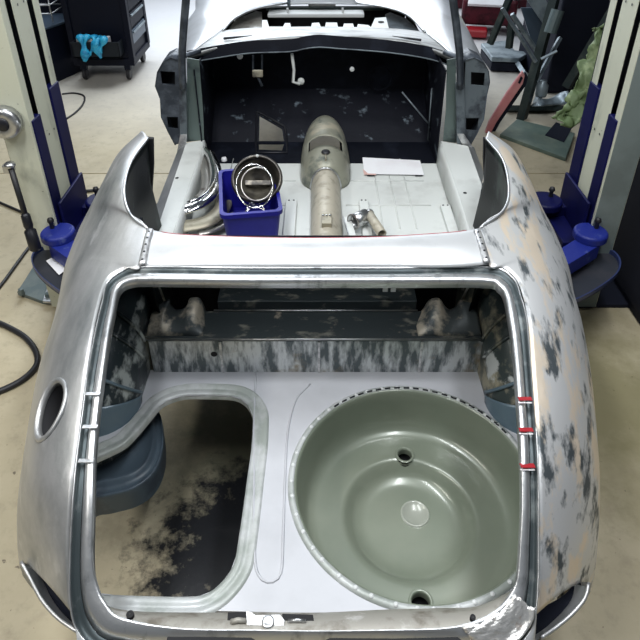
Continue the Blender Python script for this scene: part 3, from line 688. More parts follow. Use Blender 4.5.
# dash underside rails
P = cr([aty(x, y, 3.42) for x, y in [(187,63),(215,58),(250,53),(290,51.5),(305,48.5),(320,47),(340,48.5),(362,50),(394,53),(430,59),(456,68)]], 50)
mb = MB(); mb.grid([[p for p in P], [p+V(0, .03, -.004) for p in P], [p+V(0, .03, .06) for p in P]]); mb.build('dash_inner', M['black_paint_and_shade'], car, smooth=True, solid=.003)
mb = MB(); mb.tube([p+V(0, -.004, 0) for p in P], .004, 6); mb.build('dash_edge', M['post_grey'], car, smooth=True)
for (x, y, r) in ((240, 56, .017), (352, 69, .014), (301, 81, .020)):
    mb = MB(); p = aty(x, y, 3.50); mb.lathe([(r, 0), (r, -.008), (r*.8, -.012), (.0005, -.012)], 20, p, 'Y'); mb.build('wall_plug', M['white_beam'] if r < .019 else M['cabin'], car, smooth=True)
mb = MB(); mb.tube([aty(292,54,3.45), aty(294,70,3.47), aty(293,82,3.46), aty(300,84,3.46)], .009, 6); mb.build('pedal_arm', M['cabin'], car, smooth=True)
mb = MB(); mb.tube([aty(253,55,3.5), aty(253,74,3.48)], .006, 6); mb.tube([aty(262,55,3.5), aty(262,74,3.48)], .006, 6); mb.tube([aty(257.5,76,3.46), aty(262,86,3.46)], .008, 6)
mb.build('pedal_hanger', M['post_dark'], car, smooth=True)
p = aty(257.5, 74, 3.44); obj_box('pedal_pad', M['backing'], p.x-.03, p.x+.03, p.y, p.y+.02, p.z-.02, p.z+.02, car, bevel=.004)
# right footwell fittings
for a, b in (((402,92),(432,128)), ((432,88),(428,140))):
    mb = MB(); mb.tube([aty(*a, 3.5), aty(*b, 3.44)], .005, 6); mb.build('wiring_stay', M['post_grey'], car, smooth=True)
rr_ = [aty(380+12*math.cos(t*.5236), 78+12*math.sin(t*.5236), 3.74) for t in range(12)]
mb = MB(); mb.tube(rr_, .006, 6, closed=True); mb.build('firewall_ring', M['black_paint_and_shade'], car, smooth=True)
# front fenders and nose
zf = [1.05, 1.06, 1.07, 1.08, 1.08, 1.07, 1.03, .95]
FLi = [(187,56),(203,44),(223,30.5),(234,19),(256,9),(287,3),(300,-8),(308,-20)]
FLo = [(180,68),(181,50),(185,34),(191,18),(203,3),(212,-14),(250,-26),(290,-32)]
FRi = [(456,59),(441,45),(425,32),(409,16),(388,8),(357,3),(345,-8),(336,-20)]
FRo = [(482,66),(477,50),(468,34),(460,20),(448,4),(428,-14),(392,-26),(354,-32)]
for I_, O_ in ((FLi, FLo), (FRi, FRo)):
    mb, g, rw = shell(pf(I_, zf), pf(O_, [z-.09 for z in zf]), 8, 24, 'front_fender', phmax=125)
    mb.build('front_fender', M['white'], car, smooth=True, solid=.004)
    P = cr([at(x, y, z+.004) for (x, y), z in zip(I_[2:6], zf[2:6])], 30); mb = MB(); mb.tube(P, .008, 6); mb.build('hood_rim', M['sheet'], car, smooth=True)
NI = [at(287,3,1.07), at(320,2.5,1.08), at(357,3,1.07)]; NO = [at(308,-20,.95), at(322,-21,.95), at(336,-20,.95)]
mb = MB(); a = cr(NI, 16); b = cr(NO, 16); mb.grid([[p+V(0, .002, -.012) for p in a], a, [p.lerp(q, .5)+V(0, 0, .03) for p, q in zip(a, b)], b, [p+V(0, .05, -.3) for p in b]]); mb.build('nose_panel', M['white'], car, smooth=True, solid=.003)
# engine bay
yE = at(320, 26, 1.1).y
obj_box('bay_side', M['void'], -.66, -.64, yE+.02, 4.75, .5, .98, car); obj_box('bay_side', M['void'], .64, .66, yE+.02, 4.75, .5, .98, car)
obj_box('bay_front', M['void'], -.64, .64, 4.78, 4.80, .5, .99, car)
for x_ in (-.42, .36): obj_box('frame_rail', M['void'], x_, x_+.08, yE+.1, 4.78, .6, .68, car)
for pts in ([(228,30),(236,19),(256,11),(262,12),(262,27),(246,29)], [(420,31),(406,18),(390,12),(385,14),(386,28),(404,30)]):
    mb = MB(); mb.prism([at(x, y, 1.0) for x, y in pts], V(0, 0, -.02)); mb.build('inner_wing', M['beige'] if pts[0][0] < 300 else M['post_grey'], car, bevel=.004)
a, b = at(268, 13, 1.02), at(364, 13.5, 1.02)
mb = MB(); mb.box(a.x, b.x, a.y-.06, a.y+.06, 1.0, 1.03); mb.build('cross_beam', M['white_beam'], car, bevel=.008)
a, b = at(266, 7, 1.02), at(384, 7, 1.02)
mb = MB(); mb.box(a.x, b.x, a.y-.03, a.y+.04, 1.0, 1.02); mb.build('radiator_top', M['post_green'], car, bevel=.008)
tf = [(262,28.5),(262,20),(267,20),(269,26.5),(283,26.5),(285,23),(290,23),(291,27),(311,27),(312,23),(319,22.5),(321,27),(325,27),(326,22.5),(337,22.5),(338,27),(343,27),(344,23.5),(353,23.5),(354,27),(357,27),(358,24),(368,25),(371,27),(375,18),(386,17),(389,29)]
mb = MB(); mb.prism([at(x, y, 1.05) for x, y in tf], V(0, 0, -.006)); mb.build('firewall_flange', M['white_beam'], car)
mb = MB(); mb.lathe([(.0005, .002), (.02, .002), (.02, 0)], 14, at(381, 22, 1.052)); mb.build('flange_hole', M['void'], car)
for x in (288, 343): mb = MB(); mb.tube([at(x, 13, 1.03), aty(x-.5, 8, at(x, 13, 1.03).y)], .008, 6); mb.build('beam_stud', M['white_beam'], car)
p = at(289, 6, 1.05); mb = MB(); mb.tube([p, p+V(-.01, .0, .5)], .012, 6); mb.build('bay_prop', M['frame_grey'], car, smooth=True)
# ---------------------------------------------------------------- A-posts and windscreen pillars
YA = 3.18
def loopy(pts, y=YA): return [aty(x, z, y) for x, z in pts]
oL = [(179,60),(171,57),(163,61),(157,72),(155,86),(160,99),(161,117),(168,132),(175,145),(180,143),(180,100)]
oR = [(466,60),(474,57),(484,62),(489,71),(490,82),(487,95),(484,119),(477,134),(470,146),(464,143),(464,100)]
hs = {0: ([(160,71),(175,72),(175,85),(162,84)], [(167,117),(178,117),(178,129),(168,128)]), 1: ([(471,72),(485,73),(484,86),(471,85)], [(466,118),(479,118),(477,131),(466,130)])}
for k, o_ in enumerate((oL, oR)):
    mb = MB(); mb.holed([loopy(o_)]+[loopy(h) for h in hs[k]], V(0, .01, 0)); mb.build('hinge_panel', M['post_dark'] if k == 0 else M['post_grey'], car)
    mb = MB(); mb.prism([p+V(0, .10, 0) for p in loopy(o_)], V(0, .005, 0)); mb.build('hinge_pocket', M['void'], car)
    P = [p for p in loopy(o_)[:9]]; mb = MB(); mb.grid([[p+V(0, -.004, 0) for p in P], [p+V(0, .16, 0) for p in P]]); mb.build('hinge_pillar_skin', M['post_dark'], car, smooth=True, solid=.004)
for k, (inn, pil) in enumerate((([(187,58),(199,60),(203,110),(204,140),(187,142)], [(179,84),(186,84),(187,142),(180,144)]), ([(443,141),(446,110),(447,60),(456,58),(456,143)], [(456,84),(464,84),(466,146),(457,144)]))):
    mb = MB(); mb.prism(loopy(inn, YA+.03), V(0, .006, 0)); mb.build('kick_panel', M['post_green'], car)
    mb = MB(); mb.prism(loopy(pil, YA-.012), V(0, .03, 0)); mb.build('hinge_post', M['post_grey'], car, bevel=.003)
    mb = MB(); lw = loopy([(180,135),(187,134),(186,146),(177,152)] if k == 0 else [(457,134),(464,134),(474,149),(466,152)], YA-.02); mb.prism(lw, V(0, .006, 0)); mb.build('post_foot', M['weld'], car, bevel=.002)
for L_ in (([(183,88),(182,60),(183.5,30),(186,0),(188,-30)]), ([(460,88),(460,60),(457,30),(453,0),(449,-30)])):
    P = [aty(x, y, YA-.03-.05*i) for i, (x, y) in enumerate(L_)]
    mb = MB(); mb.tube(cr(P, 16), [.019]*16, 8, sx=1.0); mb.build('windscreen_pillar', M['post_dark'], car, smooth=True)
a = aty(171, 57, YA); 
for P in ([(178,58),(187,55),(200,51)], [(466,60),(456,57),(444,52)]):
    mb = MB(); mb.tube([aty(x, y, 3.22+.05*i) for i, (x, y) in enumerate(P)], .014, 6); mb.build('cowl_corner', M['post_dark'], car, smooth=True)
# body supports so the shell stands on the lift pads
# ---------------------------------------------------------------- lift posts
def lift(s_, name_label, X0):
    root = hull('lift_post', name_label, 'car lift', (X0*s_, 2.68, 0), 'blue and cream two-post lift')
    lo = V(X0*s_, 2.68, 0)
    def B(name, m, x0, x1, y0, y1, z0, z1, bevel=.004, label=None, parent=None):
        xa, xb = sorted((s_*x0-lo.x, s_*x1-lo.x))
        return obj_box(name, m, xa, xb, y0-lo.y, y1-lo.y, z0, z1, parent or root, bevel=bevel, label=label)
    X = X0; ht = 3.0
    B('near_flange', M['cream'] if s_ < 0 else M['post_shade'], X, X+.13, 2.50, 2.508, .02, ht)
    B('column_lip', M['cream'], X-.002, X+.003, 2.50, 2.552, .02, ht)
    B('back_web', M['rail'], X+.10, X+.106, 2.50, 2.86, .02, ht)
    B('centre_cover', M['cream'], X, X+.004, 2.607, 2.748, .02, ht)
    B('column_lip', M['cream'], X-.002, X+.003, 2.80, 2.86, .02, ht)
    B('far_flange', M['cream'], X, X+.13, 2.852, 2.86, .02, ht)
    B('slot_shade', M['rail'], X+.006, X+.12, 2.838, 2.850, .02, ht, 0)  # thin black sheets painting shade into the open slots, like the web behind
    B('slot_shade', M['rail'], X+.006, X+.12, 2.511, 2.520, .02, ht, 0)
    B('column_back', M['cream'], X+.122, X+.13, 2.50, 2.86, .02, ht)
    for y_ in (2.65, 2.71):
        for z_ in (.92, 1.5):
            mb = MB(); xx = s_*(X-.0035)-lo.x; mb.lathe([(.0005, 0), (.006, 0)], 10, V(xx, y_-lo.y, z_), 'X'); mb.build('cover_bolt', M['rail'], root)
    # carriage
    B('carriage_slide', M['blue'], X-.008, X+.03, 2.515, 2.605, .30, 1.04)
    B('carriage_slide', M['blue'], X-.008, X+.03, 2.752, 2.865, .30, 1.10)
    B('carriage_plate', M['blue'], X-.032, X-.018, 2.53, 2.85, .27, .62)
    B('carriage_shelf', M['blue'], X-.12, X-.03, 2.50, 2.88, .27, .42)
    # arms
    def arm(pts, wd, z0, z1, m):
        P = [V(s_*x, y, 0) for x, y in pts]; d = (P[1]-P[0]).normalized(); n = V(-d.y, d.x, 0)*wd/2
        q = [P[0]+n, P[1]+n*.85, P[1]-n*.85, P[0]-n]
        mb = MB(); mb.prism([V(p.x-lo.x, p.y-lo.y, z0) for p in q], V(0, 0, z1-z0)); return mb.build('lift_arm', m, root, bevel=.006)
    arm([(X-.02, 2.44), (.84, 2.10)], .10, .40, .475, M['blue_worn'])
    arm([(X-.02, 2.80), (.86, 2.66)], .09, .40, .47, M['blue'])
    for (x, y, r) in ((X-.02, 2.46, .078), (X-.14, 2.76, .085)):
        mb = MB(); mb.lathe([(.0005, .515), (r*.9, .515), (r, .507), (r, .475), (.0005, .47)], 28, V(s_*x-lo.x, y-lo.y, 0))
        k = mb.build('arm_pivot', M['blue_worn'] if y < 2.6 else M['blue'], root, smooth=False, bevel=.004)
        mb = MB(); mb.lathe([(.0005, .06), (.012, .055), (.016, .04), (.010, .03), (.010, 0)], 12, V(s_*(x+.03)-lo.x, y+.02-lo.y, .513)); mb.build('pin_knob', M['black_rubber'], k, smooth=True)
    for x, y in ((.84, 2.10), (.86, 2.66)):
        mb = MB(); mb.lathe([(.0005, .53), (.045, .53), (.05, .52), (.05, .49), (.025, .485), (.025, .44)], 20, V(s_*(x-.06)-lo.x, y-lo.y-.02, -.0)); mb.build('lift_pad', M['black_rubber'], root, smooth=True)
    return root, lo
LP, lo = lift(-1, 'left cream lift post with blue carriage and black rod hanging beside it', 1.25)
def tray(root, lo, px, z, nm_label=None):
    P = [at(x, y, z)-lo for x, y in px]; P = poly_round(P, True, 2)
    c = sum(P, V(0, 0, 0))/len(P)
    mb = MB(); mb.prism([p+V(0, 0, -.012) for p in P], V(0, 0, .008)); t = mb.build('tray_bottom', M['tray'], root)
    mb = MB(); mb.grid([[p+V(0, 0, -.012) for p in P], [p+V(0, 0, .016) for p in P], [c+(p-c)*.955+V(0, 0, .016) for p in P], [c+(p-c)*.95+V(0, 0, -.006) for p in P]], cyc_v=True)
    mb.build('tray_rim', M['tray_rim'], root, smooth=False)
tray(LP, lo, [(56,243),(31,253),(33,272),(62,296),(95,312),(102,280),(75,262)], .38)
P = [at(x, y, .386)-lo for x, y in ((46,261),(57,255),(69,268),(59,275))]
mb = MB(); mb.prism(P, V(0, 0, .001)); mb.build('white_label', M['paper'], LP)
P = [at(x, y, .0)-lo for x, y in ((35,268),(18,295),(42,304),(95,308),(110,270))]
mb = MB(); mb.prism(P, V(0, 0, .022)); mb.build('base_plate', M['plate'], LP, bevel=.003)
P = [at(x, y, .0235)-lo for x, y in ((49,284),(43,303),(70,305),(76,290))]
mb = MB(); mb.prism(P, V(0, 0, .012)); mb.build('anchor_washer', M['steel'], LP, bevel=.002)
for (x, y) in ((22,294),(52,291),(49,298),(63,300)):
    mb = MB(); mb.lathe([(.0005, .035), (.014, .033), (.018, .012), (.018, 0)], 6, at(x, y, .022)-lo); mb.build('anchor_bolt', M['plate'], LP)
RP, lo2 = lift(1, 'right cream lift post with side coloured as shaded and blue carriage beside dark locker', 1.29)
tray(RP, lo2, [(594,246),(618,254),(622,272),(600,290),(565,308),(530,300),(548,268),(575,250)], .36)
P = [at(x, y, .0)-lo2 for x, y in ((545,286),(560,308),(634,308),(632,280),(600,262))]
mb = MB(); mb.prism(P, V(0, 0, .022)); mb.build('base_plate', M['dull'], RP, bevel=.003)
# extra fittings on the left post: round pulley and hanging black rod
pc = aty(5, 122, 2.47)-lo
mb = MB(); mb.lathe([(.0005, -.03), (.03, -.03), (.045, -.035), (.062, -.03), (.07, -.02), (.07, .02), (.0005, .02)], 32, pc, 'Y'); mb.build('cable_pulley', M['steel'], LP, smooth=True)
mb = MB(); mb.lathe([(.0005, -.037), (.026, -.037), (.03, -.031)], 24, pc, 'Y'); mb.build('pulley_hub', M['rail'], LP, smooth=True)
mb = MB(); mb.box(-.02, .02, -.02, .02, -.02, .02, Matrix.Translation(aty(9, 168, 2.44)-lo)); mb.build('rod_bracket', M['steel'], LP, bevel=.005)
r0_, r1_ = aty(10, 165, 2.40), aty(36, 250, 2.34)
root = hull('pry_bar', 'black rod with thick rubber grip hanging beside the left cream lift post', 'tool', r0_)
mb = MB(); d = (r1_-r0_); mb.tube([V(0, 0, 0), d*.72], .013, 8); mb.build('rod', M['black_rubber'], root, smooth=True)
mb = MB(); mb.tube([d*.55, d*.58, d*.70, d*.74, d*.76, d*.98, d], [.013, .02, .021, .016, .026, .027, .022], 10); mb.build('grip', M['rail'], root, smooth=True)
mb = MB(); mb.lathe([(.0005, .012), (.02, .01), (.025, 0), (.02, -.01), (.0005, -.012)], 14, V(0, 0, 0)); mb.build('hook_ball', M['steel'], root, smooth=True)
# locker behind right post
lk = hull('steel_locker', 'black steel locker standing in shadow beyond the right lift post', 'cabinet', (1.93, 2.95, 0))
obj_box('body', M['dull'], -.33, .32, -.72, .6, 0, 2.1, lk, bevel=.005)
obj_box('door', M['wall'], -.345, -.33, -.70, -.06, .06, 2.04, lk, bevel=.003); obj_box('door', M['wall'], -.345, -.33, -.04, .58, .06, 2.04, lk, bevel=.003)
for y in (-.1, 0.0): obj_box('handle', M['bin'], -.36, -.345, y, y+.02, .95, 1.1, lk, bevel=.002)
# ---------------------------------------------------------------- hoses and cables on the floor
def hose(name, label, pts, r, m, cat='hose', z=None):
    P = cr([at(x, y, r if z is None else z) for x, y in pts], 60); c = P[0].copy(); c.z = 0
    o = bpy.data.objects.new(name, None)
    mb = MB(); mb.tube([p-c for p in P], r, 8); ob = mb.build(name, m, None, smooth=True); ob.location = c
    return tag(ob, label, cat)
hose('air_hose', 'thick black hose looping across the tan floor left of the body', [(-8,320),(10,328),(26,338),(36,352),(36,366),(22,380),(0,391),(-15,394)], .014, M['black_rubber'])
hose('power_cable', 'thin black cable crossing the floor behind the hanging rod', [(-6,200),(10,207),(24,213),(33,217),(40,235),(30,246),(18,262),(5,280),(-8,296)], .009, M['black_rubber'], 'cable')
hose('floor_cable', 'short black cable curling out from the left lift post towards the tool cart', [(62,94),(74,93),(84,96),(83,104),(76,112),(66,119)], .008, M['black_rubber'], 'cable')
hose('feed_cable', 'short black cable between the left lift post and car body', [(70,191),(86,191),(97,190),(112,189)], .011, M['black_rubber'], 'cable')
# ---------------------------------------------------------------- tool cart
cb_ = at(92, 80, 0); cr_ = at(132, 82, 0); yc = cb_.y
cart = hull('tool_cart', 'dark navy roller tool cart with front bin, upper left of the car', 'tool cart', (cb_.x-.12, yc, 0))
lo = V(cb_.x-.12, yc, 0); W_ = cr_.x-cb_.x+.14; sk = .22
def cb2(name, m, x0, x1, y0, y1, z0, z1, parent=cart, bevel=.006, label=None):
    sh = Matrix(((1, .0, 0, 0), (0, 1, 0, 0), (0, 0, 1, 0), (0, 0, 0, 1)))
    return obj_box(name, m, x0, x1, y0, y1, z0, z1, parent, bevel=bevel, mtx=sh, label=label)
dep = .62
cb2('carcass', M['cart'], 0, W_, .0, dep, .19, 1.15)
cb2('base_frame', M['cart'], -.02, W_+.02, -.02, dep+.02, .15, .22)
cb2('corner_post', M['cart'], W_-.03, W_+.025, -.025, .05, .19, 1.15); cb2('corner_post', M['cart'], -.025, .03, -.025, .05, .19, 1.15)
cb2('corner_post', M['cart'], W_-.03, W_+.025, dep-.05, dep+.025, .19, 1.15)
b_ = cb2('front_bin', M['bin'], .05, W_-.06, -.16, -.15, .27, .42, bevel=.003, label='dark open bin on the cart front')
for a in ((.05, W_-.06, -.16, -.01, .27, .285), (.05, .06, -.16, -.01, .27, .42), (W_-.07, W_-.06, -.16, -.01, .27, .42), (.045, W_-.055, -.165, -.15, .41, .425)):
    cb2('bin_wall', M['bin'], *a, parent=b_, bevel=.002)
for i, z in enumerate((.34, .50, .66, .82, .98)):
    d_ = cb2('drawer', M['cart'] if i else M['cart_grey'], W_, W_+.02, .07, dep-.06, z, z+.13, bevel=.004)
    cb2('drawer_handle', M['frame_grey'], W_+.02, W_+.035, .09, dep-.09, z+.10, z+.118, parent=d_, bevel=.003)
for (x, y) in ((.06, .02), (W_-.06, .02), (W_-.06, dep-.04), (.06, dep-.04)):
    mb = MB(); mb.lathe([(.0005, -.02), (.05, -.02), (.06, -.012), (.06, .012), (.05, .02), (.0005, .02)], 20, V(x, y, .062), 'X')
    wv = mb.build('caster_wheel', M['black_rubber'], cart, smooth=False); cb2('caster_fork', M['cart'], x-.03, x+.03, y-.03, y+.03, .10, .16, parent=wv)
gb = tag(obj_box('glove_box', M['paper'], -.15, .15, -.05, .05, 0, .09, bevel=.004), 'white glove carton sitting in the dark cart bin', 'box'); gb.location = (cb_.x+.12, yc-.078, .36)
gl = hull('rubber_gloves', 'crumpled bright blue rubber gloves draped over the cart bin', 'gloves', (cb_.x+.12, yc-.15, .42))
for i, (x, l_, a_) in enumerate(((-.10, .13, .15), (-.05, .17, -.1), (.02, .14, .2), (.07, .10, -.3), (.12, .07, -.15))):
    mb = MB(); P = cr([V(x, .05, .035), V(x+.01, -.005, .045), V(x+a_*.1+.01, -.035, .0), V(x+a_*.3, -.045, -l_)], 14)
    mb.tube(P, [.02+.012*math.sin(k*.7+i) for k in range(14)], 8, sx=1.5); mb.build('glove_finger', M['glove'], gl, smooth=True)
# second cabinet with wire basket, far left
c0_ = at(60, 84, 0)
cab = hull('parts_cabinet', 'slate blue cabinet with wire basket partly behind the left lift post', 'cabinet', (c0_.x, c0_.y, 0))
mb = MB(); mb.prism([V(-.62, 0, 0), V(-.06, 0, 0), V(.10, .42, 0), V(.10, 1.1, 0), V(-.62, 1.1, 0)], V(0, 0, .52)); mb.build('body', M['cart'], cab, bevel=.006)
mb = MB(); mb.prism([V(-.64, -.02, .52), V(-.05, -.02, .52), V(.12, .41, .52), V(.12, 1.1, .52), V(-.64, 1.1, .52)], V(0, 0, .02)); mb.build('worktop', M['cart_grey'], cab, bevel=.003)
mb = MB(); mb.box(-.6, .1, .6, .66, .54, 1.3); mb.build('back_panel', M['dull'], cab)
bk = MB()
bx = [V(-.45, .15, 0), V(.0, .15, 0), V(.0, .55, 0), V(-.45, .55, 0)]
bk.tube([p+V(0, 0, .80) for p in bx], .010, 6, closed=True); bk.tube([p+V(0, 0, .72) for p in bx], .007, 6, closed=True); bk.tube([p+V(0, 0, .64) for p in bx], .007, 6, closed=True)
for i in range(4):
    bk.tube([bx[i]+V(0, 0, .56), bx[i]+V(0, 0, .80)], .008, 6)
bk.build('wire_basket', M['steel'], cab, smooth=True)
# ---------------------------------------------------------------- contents of the cockpit
ZI = ZF-.002
# blue crate
ca, cb3 = at(228,236,ZI), at(280,236,ZI)
cc = V((at(223,205,ZF+.22).x+at(283,205,ZF+.22).x)/2-.0, 2.53, ZI)
cc.x, cc.y = -.325, 2.50
crate = hull('plastic_crate', 'blue plastic crate holding chrome lamp rings in the left footwell of the cockpit', 'crate', cc, None, .15)
def rrect(hx, hy, r, z, n=5):
    out = []
    for cx_, cy_, a0_ in ((hx-r, hy-r, 0), (-hx+r, hy-r, 90), (-hx+r, -hy+r, 180), (hx-r, -hy+r, 270)):
        for k in range(n+1):
            a = math.radians(a0_+90*k/n); out.append(V(cx_+r*math.cos(a), cy_+r*math.sin(a), z))
    return out
hc_ = .215
rows = [rrect(.001, .001, .0005, .006), rrect(.098, .170, .02, .006), rrect(.104, .176, .022, .02), rrect(.118, .196, .026, hc_-.03), rrect(.120, .198, .026, hc_), rrect(.136, .216, .03, hc_), rrect(.136, .216, .03, hc_-.02), rrect(.127, .206, .028, hc_-.022), rrect(.108, .182, .024, .0), rrect(.001, .001, .0005, .0)]
mb = MB(); mb.grid(rows, cyc_v=True); mb.build('crate_tub', M['crate'], crate, smooth=False, bevel=0)
# lamp bucket and rings
def ring(name, lab, loc, rot, R, r, m, sc=(1, 1), group=None):
    o = hull(name, lab, 'lamp ring', loc, group); o.rotation_euler = rot
    mb = MB(); mb.tube([V(R*sc[0]*math.cos(2*math.pi*k/40), R*sc[1]*math.sin(2*math.pi*k/40), 0) for k in range(40)], r, 8, closed=True); mb.build('ring_band', m, o, smooth=True)
    mb = MB(); mb.lathe([(.0005, .006), (.005, .005), (.006, -.002)], 8, V(0, R*sc[1], r)); mb.build('ring_screw', M['white_beam'], o, smooth=True)
    return o
lb = hull('lamp_bucket', 'round dark headlamp bucket lying on top inside the blue crate', 'headlamp', at(257.5, 181, .735)); lb.rotation_euler = (math.radians(42), 0, 0)
mb = MB(); mb.lathe([(.103, .03), (.112, .035), (.118, .028), (.113, .018), (.100, .015), (.092, -.01), (.075, -.035), (.045, -.055), (.0005, -.062)], 40); mb.build('bucket_bowl', M['lens_dark'], lb, smooth=True, solid=.003)
mb = MB(); mb.tube([V(.108*math.cos(2*math.pi*k/40), .108*math.sin(2*math.pi*k/40), .034) for k in range(40)], .008, 8, closed=True); mb.build('bucket_rim', M['bk_dark'], lb, smooth=True)
mb = MB(); mb.box(-.06, .06, -.012, .012, -.03, -.02); mb.build('bucket_strap', M['bk_dark'], lb, bevel=.002)
mb = MB(); mb.lathe([(.0005, .008), (.006, .006), (.008, 0)], 8, V(0, .108, .04)); mb.build('rim_screw', M['white_beam'], lb, smooth=True)
ring('headlamp_ring', 'thin bright chrome headlamp ring leaning in the blue crate over the bucket', at(254.5, 186, .775), (math.radians(50), math.radians(-6), .1), .080, .0038, M['chrome'], (1, 1.22))
ring('reflector_ring', 'smaller tarnished ring nested under the bright ring in the blue crate', at(257, 184, .76), (math.radians(46), math.radians(5), 0), .070, .004, M['old_chrome'], (1, 1.1))
for k in range(3):
    r = .05-.006*k
    o = ring('trim_ring', ['narrow steel trim ring lowest in the heap at the crate front', 'narrow steel trim ring between two others at the crate front', 'smallest narrow steel trim ring uppermost at the crate front'][k], V(cc.x+.035, cc.y-.105+.008*k, ZI+.135+.012*k), (math.radians(20+8*k), 0, .3*k), r, .003, M['chrome'], group='small trim rings in the blue crate')
# curved chrome bumper end and backing on the left
def bar(name, lab, pts, z, wd, m, cat, th=.012, arch=.02, n=30, mats=None):
    P = cr([at(x, y, zz) for (x, y), zz in zip(pts, z)], n); c = P[0].copy(); c.z = min(p.z for p in P)-.0
    P = [p-c for p in P]; rows = []
    for i, p in enumerate(P):
        t = (P[min(i+1, n-1)]-P[max(i-1, 0)]); t.normalize(); a = t.cross(V(0, 0, 1)).normalized(); u = a.cross(t)
        ww = wd[0]+(wd[1]-wd[0])*i/(n-1)
        rows.append([p+a*math.cos(math.pi*k/10)*ww/2+u*math.sin(math.pi*k/10)*arch for k in range(11)])
    o = hull(name, lab, cat, c); mb = MB(); mb.grid(rows); mb.build('curved_blade', m, o, smooth=True, solid=th)
    return o, rows
b1, rw = bar('bumper_end', 'curved chrome bumper end lying against the left sill beside the blue crate', [(203,150),(211,156),(216,172),(215,187),(207,199),(196,206),(178,212)], [.60, .60, .60, .60, .60, .60, .59], (.05, .085), M['chrome'], 'bumper', .004, .022)
mb = MB(); mb.tube([(r[5]+V(0, 0, .012)) for r in rw[4:-2]], .006, 6); mb.build('bead', M['chrome'], b1, smooth=True)
b2, rw = bar('bumper_bracket', 'rusty brown bumper bracket lying inside the curved chrome bumper end', [(199,152),(204,165),(206,178),(205,190),(199,198)], [.58, .58, .57, .57, .57], (.05, .05), M['old_chrome'], 'bracket', .006, .010)
p = rw[2][5]; mb = MB(); mb.box(-.025, .025, -.02, .02, -.012, .022, Matrix.Translation(p)); mb.build('mounting_block', M['red_dull'], b2, bevel=.004)
b3, rw = bar('bumper_corner', 'dull tan bumper corner piece lowest in the left heap by the deck edge', [(222,196),(223,206),(214,218),(200,224),(182,227)], [.55, .55, .55, .55, .55], (.08, .10), M['backing'], 'bumper', .004, .02)
b4, rw = bar('trim_strip', 'dark slim curved strip between the tan bumper corner and the crate', [(232,214),(226,224),(212,231),(198,234)], [.53, .53, .53, .53], (.03, .035), M['old_chrome'], 'trim', .004, .01)
# metal bits right of the tunnel
def pipe(name, lab, px, z, r, m, cat='pipe'):
    a, b = at(*px[0], z), at(*px[1], z); c = a.copy(); o = hull(name, lab, cat, c); d = b-a
    mb = MB(); mb.tube([V(0, 0, 0), d], r, 20, caps=False); mb.build('sleeve', m, o, smooth=True, solid=.003)
    return o, d
o, d = pipe('metal_sleeve', 'short wide steel sleeve lying beside the tunnel behind the deck edge', ((353,222),(366,216)), .56, .036, M['steel'])
mb = MB(); mb.tube([V(0, 0, 0)-d*.02, d*.05], .039, 20, caps=False); mb.build('sleeve_collar', M['old_chrome'], o, smooth=True, solid=.003)
o, d = pipe('brown_tube', 'brownish tube end leaning right of the short steel sleeve', ((369,214),(382,234)), .57, .022, M['tunnel_tube'])
mb = MB(); mb.tube([d*-.03, d*.04], .025, 16, caps=False); mb.build('tube_collar', M['steel'], o, smooth=True, solid=.003)
o = hull('steel_bracket', 'flat angled steel bracket leaning on the tunnel behind the deck edge', 'bracket', at(346,218,.54))
q = [at(x, y, .54)-o.location for x, y in ((343,218),(350,217),(356,236),(349,237))]
mb = MB(); mb.prism(q, V(0, 0, .006)); mb.build('flat_arm', M['cabin'], o, bevel=.002)
mb = MB(); mb.tube([q[0]+V(0, 0, .006), q[3]+V(0, 0, .006)], .004, 6); mb.build('folded_edge', M['steel'], o)
# paper on the floor
pp = [at(x, y, ZF+.006) for x, y in ((362.5,157.5),(420,160.5),(424,175),(364,174))]
c = sum(pp, V(0, 0, 0))/4; o = hull('paper_sheet', 'white paper sheet lying on the right side of the cockpit floor', 'paper', c)
mb = MB(); mb.prism([p-c for p in pp], V(0, 0, .001)); mb.build('sheet', M['paper'], o)
q = [at(x, y, ZF+.0075)-c for x, y in ((363,169),(368,173.5),(376,173.8),(376,175),(364,174.6))]; mb = MB(); mb.prism(q, V(0, 0, .0005)); mb.build('pink_corner', M['paper_pink'], o)
for x in (371, 419): mb = MB(); p = at(x, 175, ZF+.004)-c; mb.box(p.x-.02, p.x+.02, p.y-.008, p.y+.004, p.z-.004, p.z+.001); mb.build('black_tab', M['rail'], o)
mb = MB(); p = at(223.5,159,ZF+.1); o = hull('white_cap', 'small white cap just behind the blue crate', 'cap', p); mb.lathe([(.0005, .012), (.012, .01), (.016, 0), (.016, -.01)], 14); mb.build('cap', M['paper'], o, smooth=True)
o.location = at(224, 159, ZF+.012)
# ---------------------------------------------------------------- clutter on the right
def beam(root, a, b, r, m, name='strut', sx=1.0):
    mb = MB(); mb.tube([Vector(a)-root.location, Vector(b)-root.location], r, 4, sx=sx); return mb.build(name, m, root)
stand = hull('engine_stand', 'tall dark green steel stand with grey braces behind the pink panel', 'stand', at(520,120,0))
g0 = at(521,119,0); top = g0+V(.30, .10, 1.15)
ty = g0.y
beam(stand, aty(521,121,ty), aty(557,-10,ty+.3), .048, M['frame_dark'], 'main_post')
beam(stand, aty(502,8,ty+.1), aty(536,62,ty+.05), .016, M['frame_grey'], 'brace'); beam(stand, aty(512,14,ty+.15), aty(540,56,ty+.2), .02, M['frame_grey'], 'brace')
beam(stand, aty(511,-5,ty+.7), aty(490,44,ty+.7), .035, M['frame_dark'], 'rear_leg'); beam(stand, at(508,48,.1), at(526,76,.1), .03, M['frame_grey'], 'foot_rail')
beam(stand, aty(541,59,ty), aty(557,51,ty), .012, M['frame_grey'], 'lever')
beam(stand, at(506,109,.03), at(575,109,.03), .035, M['frame_dark'], 'cross_foot')
